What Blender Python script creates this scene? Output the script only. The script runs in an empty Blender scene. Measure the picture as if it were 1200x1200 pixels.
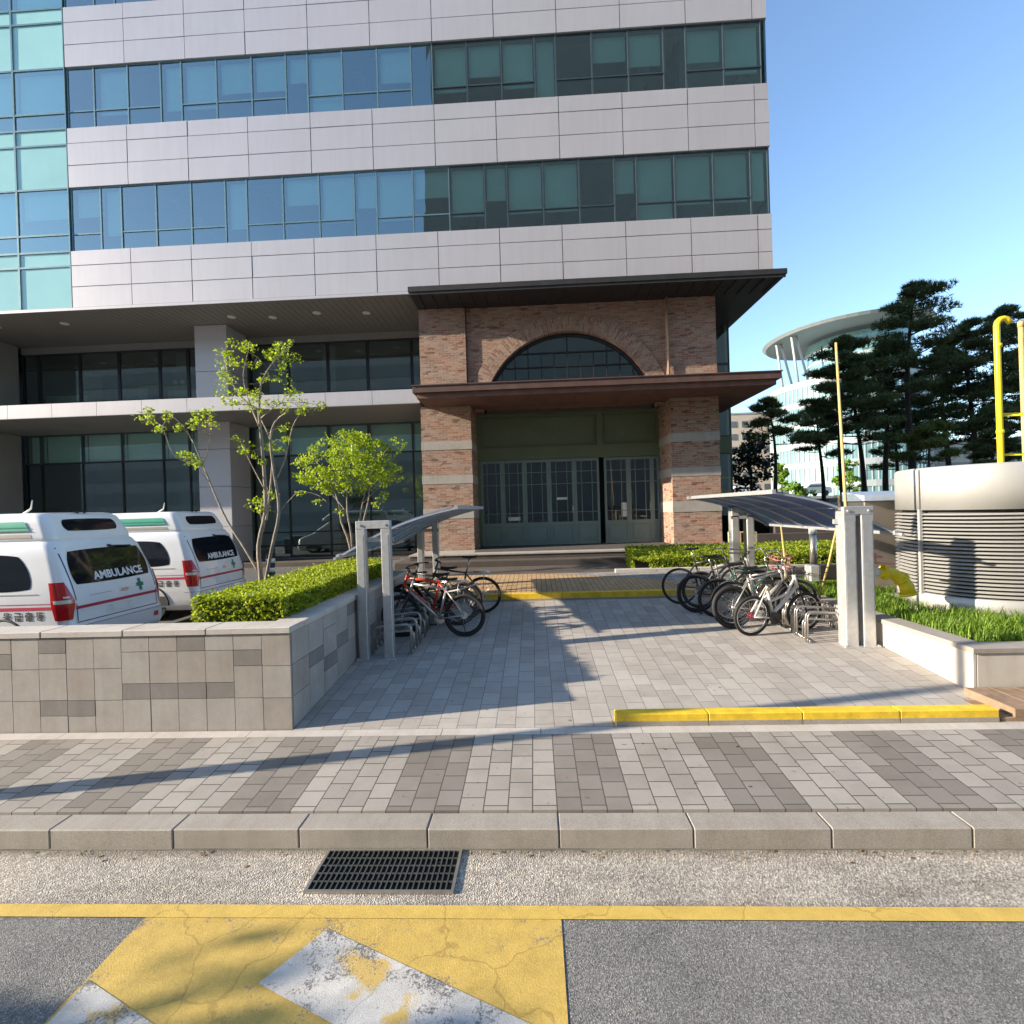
import bpy, math, random
from mathutils import Vector, Matrix, noise
R = math.radians
rnd = random.Random(7)
scene = bpy.context.scene
col = scene.collection

# ------------------------------------------------------------------ helpers
class MB:
    """collects faces with a material index and links them as ONE mesh object"""
    def __init__(s): s.v=[]; s.f=[]; s.m=[]; s.sm=[]
    def add(s, verts, faces, mi=0, smooth=False):
        n=len(s.v); s.v+= [tuple(p) for p in verts]
        for f in faces: s.f.append([i+n for i in f]); s.m.append(mi); s.sm.append(smooth)
        return s
    def box(s, x0,x1,y0,y1,z0,z1, mi=0, M=None):
        v=[(x0,y0,z0),(x1,y0,z0),(x1,y1,z0),(x0,y1,z0),(x0,y0,z1),(x1,y0,z1),(x1,y1,z1),(x0,y1,z1)]
        if M is not None: v=[M@Vector(p) for p in v]
        return s.add(v,[(0,3,2,1),(4,5,6,7),(0,1,5,4),(1,2,6,5),(2,3,7,6),(3,0,4,7)],mi)
    def bbox(s, x0,x1,y0,y1,z0,z1,b=.01, mi=0):
        """box with chamfered vertical and top edges"""
        o=[(x0+b,y0),(x1-b,y0),(x1,y0+b),(x1,y1-b),(x1-b,y1),(x0+b,y1),(x0,y1-b),(x0,y0+b)]
        i=[(x0+b,y0+b),(x1-b,y0+b),(x1-b,y0+b),(x1-b,y1-b),(x1-b,y1-b),(x0+b,y1-b),(x0+b,y1-b),(x0+b,y0+b)]
        v=[(x,y,z0) for x,y in o]+[(x,y,z1-b) for x,y in o]+[(x,y,z1) for x,y in i]
        f=[tuple(range(7,-1,-1))]
        for k in range(8):
            j=(k+1)%8; f.append((k,j,8+j,8+k)); f.append((8+k,8+j,16+j,16+k))
        f.append((16,17,19,21))
        return s.add(v,f,mi)
    def quad(s,a,b,c,d,mi=0): return s.add([a,b,c,d],[(0,1,2,3)],mi)
    def prism(s, poly, d, mi=0):
        """poly: list of 3d points (ccw seen from -d), d: extrusion vector"""
        n=len(poly); d=Vector(d); v=[Vector(p) for p in poly]; v+= [p+d for p in v]
        f=[tuple(range(n)),tuple(range(2*n-1,n-1,-1))]+[(k,n+k,n+(k+1)%n,(k+1)%n) for k in range(n)]
        return s.add(v,f,mi)
    def tube(s, pts, r, n=8, mi=0, caps=True, closed=False):
        pts=[Vector(p) for p in pts]; N=len(pts)
        rs = r if isinstance(r,(list,tuple)) else [r]*N
        v=[]; f=[]; prev=None
        for i,p in enumerate(pts):
            if closed: t=(pts[(i+1)%N]-pts[i-1])
            else: t=(pts[min(i+1,N-1)]-pts[max(i-1,0)])
            if t.length<1e-9: t=Vector((0,0,1))
            t.normalize()
            if prev is None:
                a=Vector((0,0,1)) if abs(t.z)<.9 else Vector((1,0,0))
                u=t.cross(a).normalized()
            else: u=(prev-t*prev.dot(t)).normalized()
            prev=u; w=t.cross(u)
            for k in range(n):
                an=2*math.pi*k/n; v.append(p+(u*math.cos(an)+w*math.sin(an))*rs[i])
        M=N if closed else N-1
        for i in range(M):
            j=(i+1)%N
            for k in range(n):
                f.append((i*n+k,i*n+(k+1)%n,j*n+(k+1)%n,j*n+k))
        s.add(v,f,mi,True)
        if caps and not closed:
            m=len(s.v)-N*n
            s.f.append([m+k for k in range(n-1,-1,-1)]); s.m.append(mi); s.sm.append(False)
            s.f.append([m+(N-1)*n+k for k in range(n)]); s.m.append(mi); s.sm.append(False)
        return s
    def rings(s, rings, mi=0, cap0=True, cap1=True, smooth=True):
        n=len(rings[0]); v=[p for r in rings for p in r]; f=[]
        for i in range(len(rings)-1):
            for k in range(n): f.append((i*n+k,i*n+(k+1)%n,(i+1)*n+(k+1)%n,(i+1)*n+k))
        s.add(v,f,mi,smooth); m=len(s.v)-len(v)
        if cap0: s.f.append([m+k for k in range(n-1,-1,-1)]); s.m.append(mi); s.sm.append(False)
        if cap1: s.f.append([m+(len(rings)-1)*n+k for k in range(n)]); s.m.append(mi); s.sm.append(False)
        return s
    def build(s, name, mats, parent=None, local=False):
        if not isinstance(mats,(list,tuple)): mats=[mats]
        off=Vector((0,0,0))
        if parent is not None and not local:
            p=parent
            while p is not None: off+=p.location; p=p.parent
        me=bpy.data.meshes.new(name)
        me.from_pydata([(x-off.x,y-off.y,z-off.z) for x,y,z in s.v],[],s.f)
        for m in mats: me.materials.append(m)
        me.polygons.foreach_set('material_index',s.m)
        me.polygons.foreach_set('use_smooth',s.sm)
        me.update()
        o=bpy.data.objects.new(name,me); col.objects.link(o)
        if parent is not None: o.parent=parent
        return o

def tag(o,label=None,cat=None,group=None,kind=None):
    if label: o['label']=label
    if cat: o['category']=cat
    if group: o['group']=group
    if kind: o['kind']=kind
    return o
def thing(name,label,cat,loc=(0,0,0),group=None,rz=0):
    o=bpy.data.objects.new(name,None); col.objects.link(o); o.empty_display_size=.2
    o.location=loc; o.rotation_euler=(0,0,rz); return tag(o,label,cat,group)
def copy_tree(o,parent=None):
    c=o.copy(); col.objects.link(c); c.parent=parent
    for ch in list(o.children): copy_tree(ch,c)
    return c
def struct(mb,name,mats): return tag(mb.build(name,mats),kind='structure')

# ------------------------------------------------------------------ materials
def newmat(name):
    m=bpy.data.materials.new(name); m.use_nodes=True
    nt=m.node_tree; nt.nodes.clear()
    out=nt.nodes.new('ShaderNodeOutputMaterial'); b=nt.nodes.new('ShaderNodeBsdfPrincipled')
    nt.links.new(b.outputs[0],out.inputs[0])
    return m,nt,b,out
def N(nt,t,**k):
    n=nt.nodes.new(t)
    for a,v in k.items():
        if a in n.inputs and not hasattr(n,a): n.inputs[a].default_value=v
        else: setattr(n,a,v)
    return n
def L(nt,a,b): nt.links.new(a,b)
def c4(c): return (c[0],c[1],c[2],1)
def ramp(nt,fac,stops):
    r=N(nt,'ShaderNodeValToRGB'); e=r.color_ramp.elements
    while len(e)<len(stops): e.new(.5)
    for i,(p,c) in enumerate(stops): e[i].position=p; e[i].color=c4(c) if len(c)==3 else c
    L(nt,fac,r.inputs[0]); return r
def mixc(nt,fac,a,b,mode='MIX'):
    m=N(nt,'ShaderNodeMix',data_type='RGBA',blend_type=mode)
    for s,v in ((m.inputs[0],fac),(m.inputs[6],a),(m.inputs[7],b)):
        if hasattr(v,'is_linked'): L(nt,v,s)
        elif isinstance(v,(int,float)): s.default_value=v
        else: s.default_value=c4(v)
    return m.outputs[2]
def noisev(nt,scale,detail=4,rough=.6,vec=None):
    n=N(nt,'ShaderNodeTexNoise'); n.inputs['Scale'].default_value=scale; n.inputs['Detail'].default_value=detail; n.inputs['Roughness'].default_value=rough
    if vec is None:
        g=N(nt,'ShaderNodeNewGeometry'); vec=g.outputs['Position']
    L(nt,vec,n.inputs['Vector']); return n.outputs['Fac']
def bump(nt,b,h,dist=.01,strength=.5):
    bm=N(nt,'ShaderNodeBump'); bm.inputs['Strength'].default_value=strength; bm.inputs['Distance'].default_value=dist
    L(nt,h,bm.inputs['Height']); L(nt,bm.outputs[0],b.inputs['Normal']); return bm
def plain(name,colr,rough=.5,metal=0,var=.12,scale=6,bmp=0,bscale=80,coat=0,obj=False,spec=.5):
    m,nt,b,o=newmat(name)
    vec=None
    if obj: vec=N(nt,'ShaderNodeTexCoord').outputs['Object']
    f=noisev(nt,scale,5,.65,vec)
    lo=[max(0,c*(1-var)) for c in colr]; hi=[min(1,c*(1+var)) for c in colr]
    r=ramp(nt,f,[(.3,lo),(.7,hi)]); L(nt,r.outputs[0],b.inputs['Base Color'])
    b.inputs['Roughness'].default_value=rough; b.inputs['Metallic'].default_value=metal
    b.inputs['Specular IOR Level'].default_value=spec
    if coat: b.inputs['Coat Weight'].default_value=coat
    if bmp: bump(nt,b,noisev(nt,bscale,6,.7,vec),bmp,.6)
    return m
def planar(nt,swap=False,dx=0,dy=0):
    """world position laid flat on whichever axis the face looks along"""
    g=N(nt,'ShaderNodeNewGeometry'); p=N(nt,'ShaderNodeSeparateXYZ'); L(nt,g.outputs['Position'],p.inputs[0])
    n=N(nt,'ShaderNodeSeparateXYZ'); L(nt,g.outputs['True Normal'],n.inputs[0])
    def gt(s):
        a=N(nt,'ShaderNodeMath',operation='ABSOLUTE'); L(nt,s,a.inputs[0])
        q=N(nt,'ShaderNodeMath',operation='GREATER_THAN'); L(nt,a.outputs[0],q.inputs[0]); q.inputs[1].default_value=.6; return q.outputs[0]
    def mx(f,a,b2):
        m=N(nt,'ShaderNodeMix',data_type='FLOAT'); L(nt,f,m.inputs[0]); L(nt,a,m.inputs[2]); L(nt,b2,m.inputs[3]); return m.outputs[0]
    ux=gt(n.outputs[0]); uz=gt(n.outputs[2])
    u=mx(ux,p.outputs[0],p.outputs[1]); v=mx(uz,p.outputs[2],p.outputs[1])
    c=N(nt,'ShaderNodeCombineXYZ')
    au=N(nt,'ShaderNodeMath',operation='ADD'); L(nt,u,au.inputs[0]); au.inputs[1].default_value=dx
    av=N(nt,'ShaderNodeMath',operation='ADD'); L(nt,v,av.inputs[0]); av.inputs[1].default_value=dy
    if swap: L(nt,av.outputs[0],c.inputs[0]); L(nt,au.outputs[0],c.inputs[1])
    else: L(nt,au.outputs[0],c.inputs[0]); L(nt,av.outputs[0],c.inputs[1])
    return c.outputs[0],au.outputs[0],av.outputs[0]
def brick(nt,vec,w,h,mortar,c1,c2,cm,offset=.5,freq=2,bias=0,smooth=.1):
    t=N(nt,'ShaderNodeTexBrick'); t.offset=offset; t.offset_frequency=freq
    L(nt,vec,t.inputs['Vector']); t.inputs['Scale'].default_value=1
    t.inputs['Brick Width'].default_value=w; t.inputs['Row Height'].default_value=h
    t.inputs['Mortar Size'].default_value=mortar; t.inputs['Mortar Smooth'].default_value=smooth; t.inputs['Bias'].default_value=bias
    for k,c in (('Color1',c1),('Color2',c2),('Mortar',cm)):
        if hasattr(c,'is_linked'): L(nt,c,t.inputs[k])
        else: t.inputs[k].default_value=c4(c)
    return t
def granular(nt,base,colA,colB,scale,amt):
    f=noisev(nt,scale,3,.8)
    r=ramp(nt,f,[(.35,colA),(.65,colB)])
    return mixc(nt,amt,base,r.outputs[0],'MULTIPLY')

def brickmat():
    m,nt,b,o=newmat('old_brick')
    vec,u,v=planar(nt)
    w=N(nt,'ShaderNodeVectorMath',operation='ADD'); L(nt,vec,w.inputs[0])
    nz=N(nt,'ShaderNodeTexNoise'); nz.inputs['Scale'].default_value=9; L(nt,vec,nz.inputs['Vector'])
    sc=N(nt,'ShaderNodeVectorMath',operation='SCALE'); L(nt,nz.outputs['Color'],sc.inputs[0]); sc.inputs['Scale'].default_value=.012; L(nt,sc.outputs[0],w.inputs[1])
    t=brick(nt,w.outputs[0],.215,.068,.009,(.275,.135,.092),(.41,.275,.20),(.34,.29,.245),smooth=.3)
    big=noisev(nt,14,3,.8,vec)
    r=ramp(nt,big,[(.25,(.55,.5,.5)),(.5,(1,1,1)),(.75,(1.0,.95,.86))])
    c=mixc(nt,.75,t.outputs[0],r.outputs[0],'MULTIPLY')
    mp=N(nt,'ShaderNodeMapping'); mp.inputs['Scale'].default_value=(4.6,14.7,1); L(nt,vec,mp.inputs[0])
    vo=N(nt,'ShaderNodeTexVoronoi'); vo.inputs['Scale'].default_value=1; L(nt,mp.outputs[0],vo.inputs['Vector'])
    dk=ramp(nt,vo.outputs['Color'],[(.0,(.35,.3,.3)),(.16,(.45,.38,.36)),(.2,(1,1,1)),(1,(1.0,1,1))])
    c=mixc(nt,.8,c,dk.outputs[0],'MULTIPLY')
    L(nt,c,b.inputs['Base Color']); b.inputs['Roughness'].default_value=.9
    inv=N(nt,'ShaderNodeMath',operation='SUBTRACT'); inv.inputs[0].default_value=1; L(nt,t.outputs['Fac'],inv.inputs[1])
    ad=N(nt,'ShaderNodeMath',operation='ADD'); L(nt,inv.outputs[0],ad.inputs[0]); L(nt,noisev(nt,60,4,.7),ad.inputs[1])
    bump(nt,b,ad.outputs[0],.014,.9); return m
def archbrick(cx,cz):
    """brick on edge laid round the arch: coordinates are angle and radius"""
    m,nt,b,o=newmat('arch_brick')
    g=N(nt,'ShaderNodeNewGeometry'); p=N(nt,'ShaderNodeSeparateXYZ'); L(nt,g.outputs['Position'],p.inputs[0])
    def ma(op,a,k):
        n=N(nt,'ShaderNodeMath',operation=op)
        for i,x in enumerate((a,k)):
            if hasattr(x,'is_linked'): L(nt,x,n.inputs[i])
            else: n.inputs[i].default_value=x
        return n.outputs[0]
    x=ma('SUBTRACT',p.outputs[0],cx); z=ma('SUBTRACT',p.outputs[2],cz)
    an=ma('ARCTAN2',z,x); rr=ma('SQRT',ma('ADD',ma('MULTIPLY',x,x),ma('MULTIPLY',z,z)),0)
    c=N(nt,'ShaderNodeCombineXYZ'); L(nt,ma('MULTIPLY',rr,1),c.inputs[0]); L(nt,ma('MULTIPLY',an,3.0),c.inputs[1])
    t=brick(nt,c.outputs[0],.23,.07,.010,(.25,.115,.075),(.44,.30,.215),(.36,.31,.26),smooth=.3)
    r=ramp(nt,noisev(nt,16,3,.8),[(.3,(.5,.45,.45)),(.6,(1,1,1))])
    L(nt,mixc(nt,.7,t.outputs[0],r.outputs[0],'MULTIPLY'),b.inputs['Base Color']); b.inputs['Roughness'].default_value=.9
    inv=N(nt,'ShaderNodeMath',operation='SUBTRACT'); inv.inputs[0].default_value=1; L(nt,t.outputs['Fac'],inv.inputs[1])
    bump(nt,b,inv.outputs[0],.014,.9); return m

def pavermat(name,w,h,stripe=False,swap=True,lo=(.295,.272,.24),hi=(.375,.35,.312),dx=0,mort=.005,dark=((.18,.162,.138),(.25,.228,.20)),period=7,ndark=3,mortc=(.075,.07,.062)):
    m,nt,b,o=newmat(name)
    vec,u,v=planar(nt,swap,dx,0)
    c1,c2=lo,hi
    if stripe:
        d=N(nt,'ShaderNodeMath',operation='DIVIDE'); L(nt,u,d.inputs[0]); d.inputs[1].default_value=h
        f=N(nt,'ShaderNodeMath',operation='FLOOR'); L(nt,d.outputs[0],f.inputs[0])
        k=N(nt,'ShaderNodeMath',operation='FLOORED_MODULO'); L(nt,f.outputs[0],k.inputs[0]); k.inputs[1].default_value=period
        q=N(nt,'ShaderNodeMath',operation='LESS_THAN'); L(nt,k.outputs[0],q.inputs[0]); q.inputs[1].default_value=ndark-.5
        c1=mixc(nt,q.outputs[0],lo,dark[0]); c2=mixc(nt,q.outputs[0],hi,dark[1])
    t=brick(nt,vec,w,h,mort,c1,c2,mortc,smooth=.25)
    g1=ramp(nt,noisev(nt,260,3,.9),[(.3,(.72,.72,.72)),(.7,(1.12,1.12,1.12))])
    c=mixc(nt,.8,t.outputs[0],g1.outputs[0],'MULTIPLY')
    st=ramp(nt,noisev(nt,1.7,6,.7),[(.3,(.80,.79,.77)),(.55,(1,1,1)),(.8,(1.06,1.05,1.03))])
    c=mixc(nt,.9,c,st.outputs[0],'MULTIPLY')
    sp=N(nt,'ShaderNodeTexVoronoi'); sp.inputs['Scale'].default_value=7; gg=N(nt,'ShaderNodeNewGeometry'); L(nt,gg.outputs['Position'],sp.inputs['Vector'])
    spr=ramp(nt,sp.outputs['Distance'],[(.0,(.45,.43,.42)),(.06,(.5,.48,.46)),(.09,(1,1,1))])
    c=mixc(nt,.55,c,spr.outputs[0],'MULTIPLY')
    L(nt,c,b.inputs['Base Color']); b.inputs['Roughness'].default_value=.85
    inv=N(nt,'ShaderNodeMath',operation='SUBTRACT'); inv.inputs[0].default_value=1; L(nt,t.outputs['Fac'],inv.inputs[1])
    ad=N(nt,'ShaderNodeMath',operation='ADD'); L(nt,inv.outputs[0],ad.inputs[0])
    ml=N(nt,'ShaderNodeMath',operation='MULTIPLY'); L(nt,noisev(nt,90,4,.7),ml.inputs[0]); ml.inputs[1].default_value=.35; L(nt,ml.outputs[0],ad.inputs[1])
    bump(nt,b,ad.outputs[0],.006,.8); return m

def asphalt(name,a,bb,c,scale=160,lump=.006,crack=.35):
    m,nt,b,o=newmat(name)
    g=N(nt,'ShaderNodeNewGeometry')
    vo=N(nt,'ShaderNodeTexVoronoi'); vo.inputs['Scale'].default_value=scale; L(nt,g.outputs['Position'],vo.inputs['Vector'])
    r=ramp(nt,vo.outputs['Color'],[(.0,a),(.55,bb),(1,c)])
    big=ramp(nt,noisev(nt,1.1,8,.72),[(.28,(.66,.66,.67)),(.5,(.95,.95,.94)),(.72,(1.14,1.12,1.08))])
    c0=mixc(nt,1,r.outputs[0],big.outputs[0],'MULTIPLY')
    fine=ramp(nt,noisev(nt,scale*.55,3,.8),[(.33,(.55,.55,.55)),(.62,(1.15,1.15,1.15))])
    c0=mixc(nt,.8,c0,fine.outputs[0],'MULTIPLY')
    # thin cracks
    nzv=N(nt,'ShaderNodeTexNoise'); nzv.inputs['Scale'].default_value=3; nzv.inputs['Detail'].default_value=6; L(nt,g.outputs['Position'],nzv.inputs['Vector'])
    dv=N(nt,'ShaderNodeVectorMath',operation='MULTIPLY_ADD'); L(nt,nzv.outputs['Color'],dv.inputs[0]); dv.inputs[1].default_value=(.35,.35,.35); L(nt,g.outputs['Position'],dv.inputs[2])
    cv=N(nt,'ShaderNodeTexVoronoi',feature='DISTANCE_TO_EDGE'); cv.inputs['Scale'].default_value=.3; L(nt,dv.outputs[0],cv.inputs['Vector'])
    cr=ramp(nt,cv.outputs['Distance'],[(.0,(.25,.25,.25)),(.004,(.3,.3,.3)),(.007,(1,1,1))])
    c0=mixc(nt,crack,c0,cr.outputs[0],'MULTIPLY')
    L(nt,c0,b.inputs['Base Color']); b.inputs['Roughness'].default_value=.88
    ad=N(nt,'ShaderNodeMath',operation='ADD'); L(nt,vo.outputs['Distance'],ad.inputs[0]); L(nt,noisev(nt,scale*.5,3,.8),ad.inputs[1])
    bump(nt,b,ad.outputs[0],lump,.8); return m
def roadpaint(name,colr,wear=.5,second=None):
    """worn thermoplastic paint: asphalt shows where it has flaked away"""
    m,nt,b,o=newmat(name)
    g=N(nt,'ShaderNodeNewGeometry')
    f=N(nt,'ShaderNodeMath',operation='ADD'); L(nt,noisev(nt,2.1,8,.75),f.inputs[0])
    hi=N(nt,'ShaderNodeMath',operation='MULTIPLY'); L(nt,noisev(nt,85,3,.8),hi.inputs[0]); hi.inputs[1].default_value=.5; L(nt,hi.outputs[0],f.inputs[1])
    k=ramp(nt,f.outputs[0],[(wear+.075,(1,1,1)),(wear+.14,(0,0,0))])
    tone=ramp(nt,noisev(nt,7,6,.75),[(.3,[x*.8 for x in colr]),(.7,[min(1,x*1.1) for x in colr])])
    nzv=N(nt,'ShaderNodeTexNoise'); nzv.inputs['Scale'].default_value=4; nzv.inputs['Detail'].default_value=6; L(nt,g.outputs['Position'],nzv.inputs['Vector'])
    dv=N(nt,'ShaderNodeVectorMath',operation='MULTIPLY_ADD'); L(nt,nzv.outputs['Color'],dv.inputs[0]); dv.inputs[1].default_value=(.25,.25,.25); L(nt,g.outputs['Position'],dv.inputs[2])
    cv=N(nt,'ShaderNodeTexVoronoi',feature='DISTANCE_TO_EDGE'); cv.inputs['Scale'].default_value=1.6; L(nt,dv.outputs[0],cv.inputs['Vector'])
    cr=ramp(nt,cv.outputs['Distance'],[(.0,(.35,.32,.28)),(.006,(.4,.37,.33)),(.011,(1,1,1))])
    c0=mixc(nt,.38,tone.outputs[0],cr.outputs[0],'MULTIPLY')
    if second:
        mp=N(nt,'ShaderNodeMapping'); mp.inputs['Location'].default_value=(.35,.2,0); L(nt,g.outputs['Position'],mp.inputs[0])
        yk=ramp(nt,noisev(nt,1.9,5,.55,mp.outputs[0]),[(.535,(0,0,0)),(.575,(1,1,1))]); c0=mixc(nt,yk.outputs[0],c0,second)
    sp=ramp(nt,noisev(nt,120,3,.9),[(.3,(.74,.74,.74)),(.6,(1.05,1.05,1.05))])
    c0=mixc(nt,.8,c0,sp.outputs[0],'MULTIPLY')
    asp=ramp(nt,noisev(nt,150,3,.9),[(.3,(.07,.07,.075)),(.7,(.2,.2,.2))])
    L(nt,mixc(nt,k.outputs[0],asp.outputs[0],c0),b.inputs['Base Color']); b.inputs['Roughness'].default_value=.75
    bump(nt,b,noisev(nt,110,4,.8),.005,.8); return m
def granite(name,a,bb,scale=220,stain=.9):
    m,nt,b,o=newmat(name)
    r=ramp(nt,noisev(nt,scale,3,.9),[(.3,a),(.7,bb)])
    st=ramp(nt,noisev(nt,2.3,6,.7),[(.3,(.8,.78,.75)),(.6,(1,1,1))])
    c=mixc(nt,stain,r.outputs[0],st.outputs[0],'MULTIPLY')
    # rain streaks running down upright faces
    vec,u,v=planar(nt); mp=N(nt,'ShaderNodeMapping'); mp.inputs['Scale'].default_value=(9,.7,1); L(nt,vec,mp.inputs[0])
    sk=ramp(nt,noisev(nt,1,5,.7,mp.outputs[0]),[(.3,(.82,.8,.77)),(.55,(1,1,1))])
    c=mixc(nt,.6,c,sk.outputs[0],'MULTIPLY')
    L(nt,c,b.inputs['Base Color']); b.inputs['Roughness'].default_value=.8
    bump(nt,b,noisev(nt,150,4,.8),.003,.6); return m
def glassmat(name,tint,refl=.25,reflcol=(1,1,1),rough=.0,wav=0):
    m=bpy.data.materials.new(name); m.use_nodes=True; nt=m.node_tree; nt.nodes.clear()
    o=N(nt,'ShaderNodeOutputMaterial'); tr=N(nt,'ShaderNodeBsdfTransparent'); gl=N(nt,'ShaderNodeBsdfGlossy')
    tr.inputs[0].default_value=c4(tint); gl.inputs[0].default_value=c4(reflcol); gl.inputs['Roughness'].default_value=rough
    fr=N(nt,'ShaderNodeFresnel'); fr.inputs[0].default_value=1.5
    mr=N(nt,'ShaderNodeMapRange'); mr.inputs[3].default_value=refl-.04; mr.inputs[4].default_value=1.0; L(nt,fr.outputs[0],mr.inputs[0])
    mx=N(nt,'ShaderNodeMixShader'); L(nt,mr.outputs[0],mx.inputs[0]); L(nt,tr.outputs[0],mx.inputs[1]); L(nt,gl.outputs[0],mx.inputs[2])
    if wav:
        bm=N(nt,'ShaderNodeBump'); bm.inputs['Strength'].default_value=wav; bm.inputs['Distance'].default_value=.05
        L(nt,noisev(nt,.9,2,.5),bm.inputs['Height']); L(nt,bm.outputs[0],gl.inputs['Normal'])
    L(nt,mx.outputs[0],o.inputs[0]); return m
def leafmat(name,a,bb,trans=.35,rough=.55):
    m,nt,b,o=newmat(name)
    g=N(nt,'ShaderNodeNewGeometry')
    r=ramp(nt,g.outputs['Random Per Island'],[(.0,a),(1,bb)])
    L(nt,r.outputs[0],b.inputs['Base Color']); b.inputs['Roughness'].default_value=rough
    t=N(nt,'ShaderNodeBsdfTranslucent'); L(nt,mixc(nt,1,r.outputs[0],(1.0,1.0,.55),'MULTIPLY'),t.inputs[0])
    mx=N(nt,'ShaderNodeMixShader'); mx.inputs[0].default_value=trans; L(nt,b.outputs[0],mx.inputs[1]); L(nt,t.outputs[0],mx.inputs[2])
    L(nt,mx.outputs[0],o.inputs[0]); return m
def bark(name,a,bb,scale=14):
    m,nt,b,o=newmat(name)
    tc=N(nt,'ShaderNodeTexCoord'); mp=N(nt,'ShaderNodeMapping'); mp.inputs['Scale'].default_value=(1,1,.25); L(nt,tc.outputs['Object'],mp.inputs[0])
    f=noisev(nt,scale,6,.75,mp.outputs[0]); r=ramp(nt,f,[(.3,a),(.7,bb)]); L(nt,r.outputs[0],b.inputs['Base Color']); b.inputs['Roughness'].default_value=.95
    bump(nt,b,f,.03,.9); return m

M={}
M['brick']=brickmat(); M['archbrick']=archbrick(1.2,5.36)
M['sidewalk']=pavermat('sidewalk_pavers',.195,.1914,True,True,dx=1.23+.1914*700)
M['forecourt']=pavermat('forecourt_pavers',.30,.20,False,True,lo=(.36,.332,.298),hi=(.455,.425,.385),dx=.06,mort=.0035,mortc=(.17,.155,.14))
M['tan']=pavermat('tan_pavers',.21,.105,False,True,lo=(.46,.29,.14),hi=(.54,.36,.19),mort=.006)
M['shadegrey']=pavermat('plaza_shade_grey',.3,.15,False,False,lo=(.21,.2,.185),hi=(.36,.34,.31))  # grey of the tree-crown shadow painted onto the plaza
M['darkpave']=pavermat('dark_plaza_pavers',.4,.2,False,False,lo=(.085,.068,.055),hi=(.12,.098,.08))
M['asphalt']=asphalt('asphalt',(.07,.07,.072),(.20,.198,.19),(.42,.41,.39))
M['lot']=asphalt('lot_asphalt',(.06,.06,.06),(.11,.11,.11),(.2,.2,.2),60)
M['gutter']=asphalt('gutter_concrete',(.20,.175,.15),(.44,.40,.345),(.74,.68,.58),95,.008,0)
_nt=M['gutter'].node_tree; _b=[n for n in _nt.nodes if n.type=='BSDF_PRINCIPLED'][0]; _c=_b.inputs['Base Color'].links[0].from_socket
_g=N(_nt,'ShaderNodeNewGeometry'); _mp=N(_nt,'ShaderNodeMapping'); _mp.inputs['Scale'].default_value=(.8,3.2,1); L(_nt,_g.outputs['Position'],_mp.inputs[0])
_r=ramp(_nt,noisev(_nt,1.2,7,.75,_mp.outputs[0]),[(.3,(.62,.60,.57)),(.5,(.95,.95,.95)),(.7,(1.12,1.1,1.06))]); _c2=mixc(_nt,.9,_c,_r.outputs[0],'MULTIPLY')
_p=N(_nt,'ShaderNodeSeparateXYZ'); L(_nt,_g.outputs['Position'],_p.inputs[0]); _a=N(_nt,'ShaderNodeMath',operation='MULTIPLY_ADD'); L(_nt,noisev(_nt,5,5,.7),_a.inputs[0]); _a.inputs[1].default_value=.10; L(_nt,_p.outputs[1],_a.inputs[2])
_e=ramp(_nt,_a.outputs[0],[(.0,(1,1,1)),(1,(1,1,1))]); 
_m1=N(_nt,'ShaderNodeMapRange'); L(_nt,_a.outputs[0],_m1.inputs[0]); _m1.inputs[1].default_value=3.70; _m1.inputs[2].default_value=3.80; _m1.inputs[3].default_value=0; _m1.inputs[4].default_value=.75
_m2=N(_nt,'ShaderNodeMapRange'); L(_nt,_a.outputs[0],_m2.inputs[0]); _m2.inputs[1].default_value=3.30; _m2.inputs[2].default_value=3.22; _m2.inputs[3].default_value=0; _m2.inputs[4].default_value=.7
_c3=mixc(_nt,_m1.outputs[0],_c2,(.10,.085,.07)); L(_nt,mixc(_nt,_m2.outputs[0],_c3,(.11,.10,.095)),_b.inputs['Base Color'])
M['yellowpaint']=roadpaint('worn_yellow_road_paint',(.57,.395,.095),.765)
M['yellowline']=roadpaint('yellow_line_paint',(.62,.43,.095),.84)
M['whitepaint']=roadpaint('worn_white_road_paint',(.56,.55,.52),.70,(.55,.39,.12))
M['kerb']=granite('kerb_granite',(.22,.20,.175),(.46,.425,.375),130)
M['granA']=granite('light_granite',(.29,.272,.25),(.44,.415,.385))
M['granC']=granite('beige_granite',(.27,.245,.22),(.40,.37,.335))
M['granB']=granite('dark_granite',(.16,.15,.142),(.27,.255,.24))
M['cream']=granite('cream_stone',(.50,.46,.40),(.62,.58,.52),stain=.6)
M['coping']=granite('coping_granite',(.42,.39,.36),(.56,.53,.49))
M['bandstone']=granite('band_stone',(.30,.275,.25),(.45,.42,.385))
M['joint']=plain('dark_joint',(.06,.055,.05),.9)
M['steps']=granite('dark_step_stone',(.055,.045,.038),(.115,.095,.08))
M['kerbyellow']=plain('yellow_kerb_paint',(.74,.50,.03),.6,var=.22,scale=9,bmp=.004,bscale=60)
M['concrete']=plain('concrete',(.36,.345,.32),.9,var=.2,scale=5,bmp=.004)
M['soil']=plain('soil',(.07,.05,.035),.95,var=.4,scale=20,bmp=.02,bscale=30)
M['ground']=plain('earth',(.14,.14,.11),.95,var=.3,scale=1.5,bmp=.02,bscale=10)
M['panel']=plain('aluminium_panel',(.53,.515,.535),.42,metal=.25,var=.03,scale=.6)
_nt=M['panel'].node_tree; _b=[n for n in _nt.nodes if n.type=='BSDF_PRINCIPLED'][0]; _c=_b.inputs['Base Color'].links[0].from_socket
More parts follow.
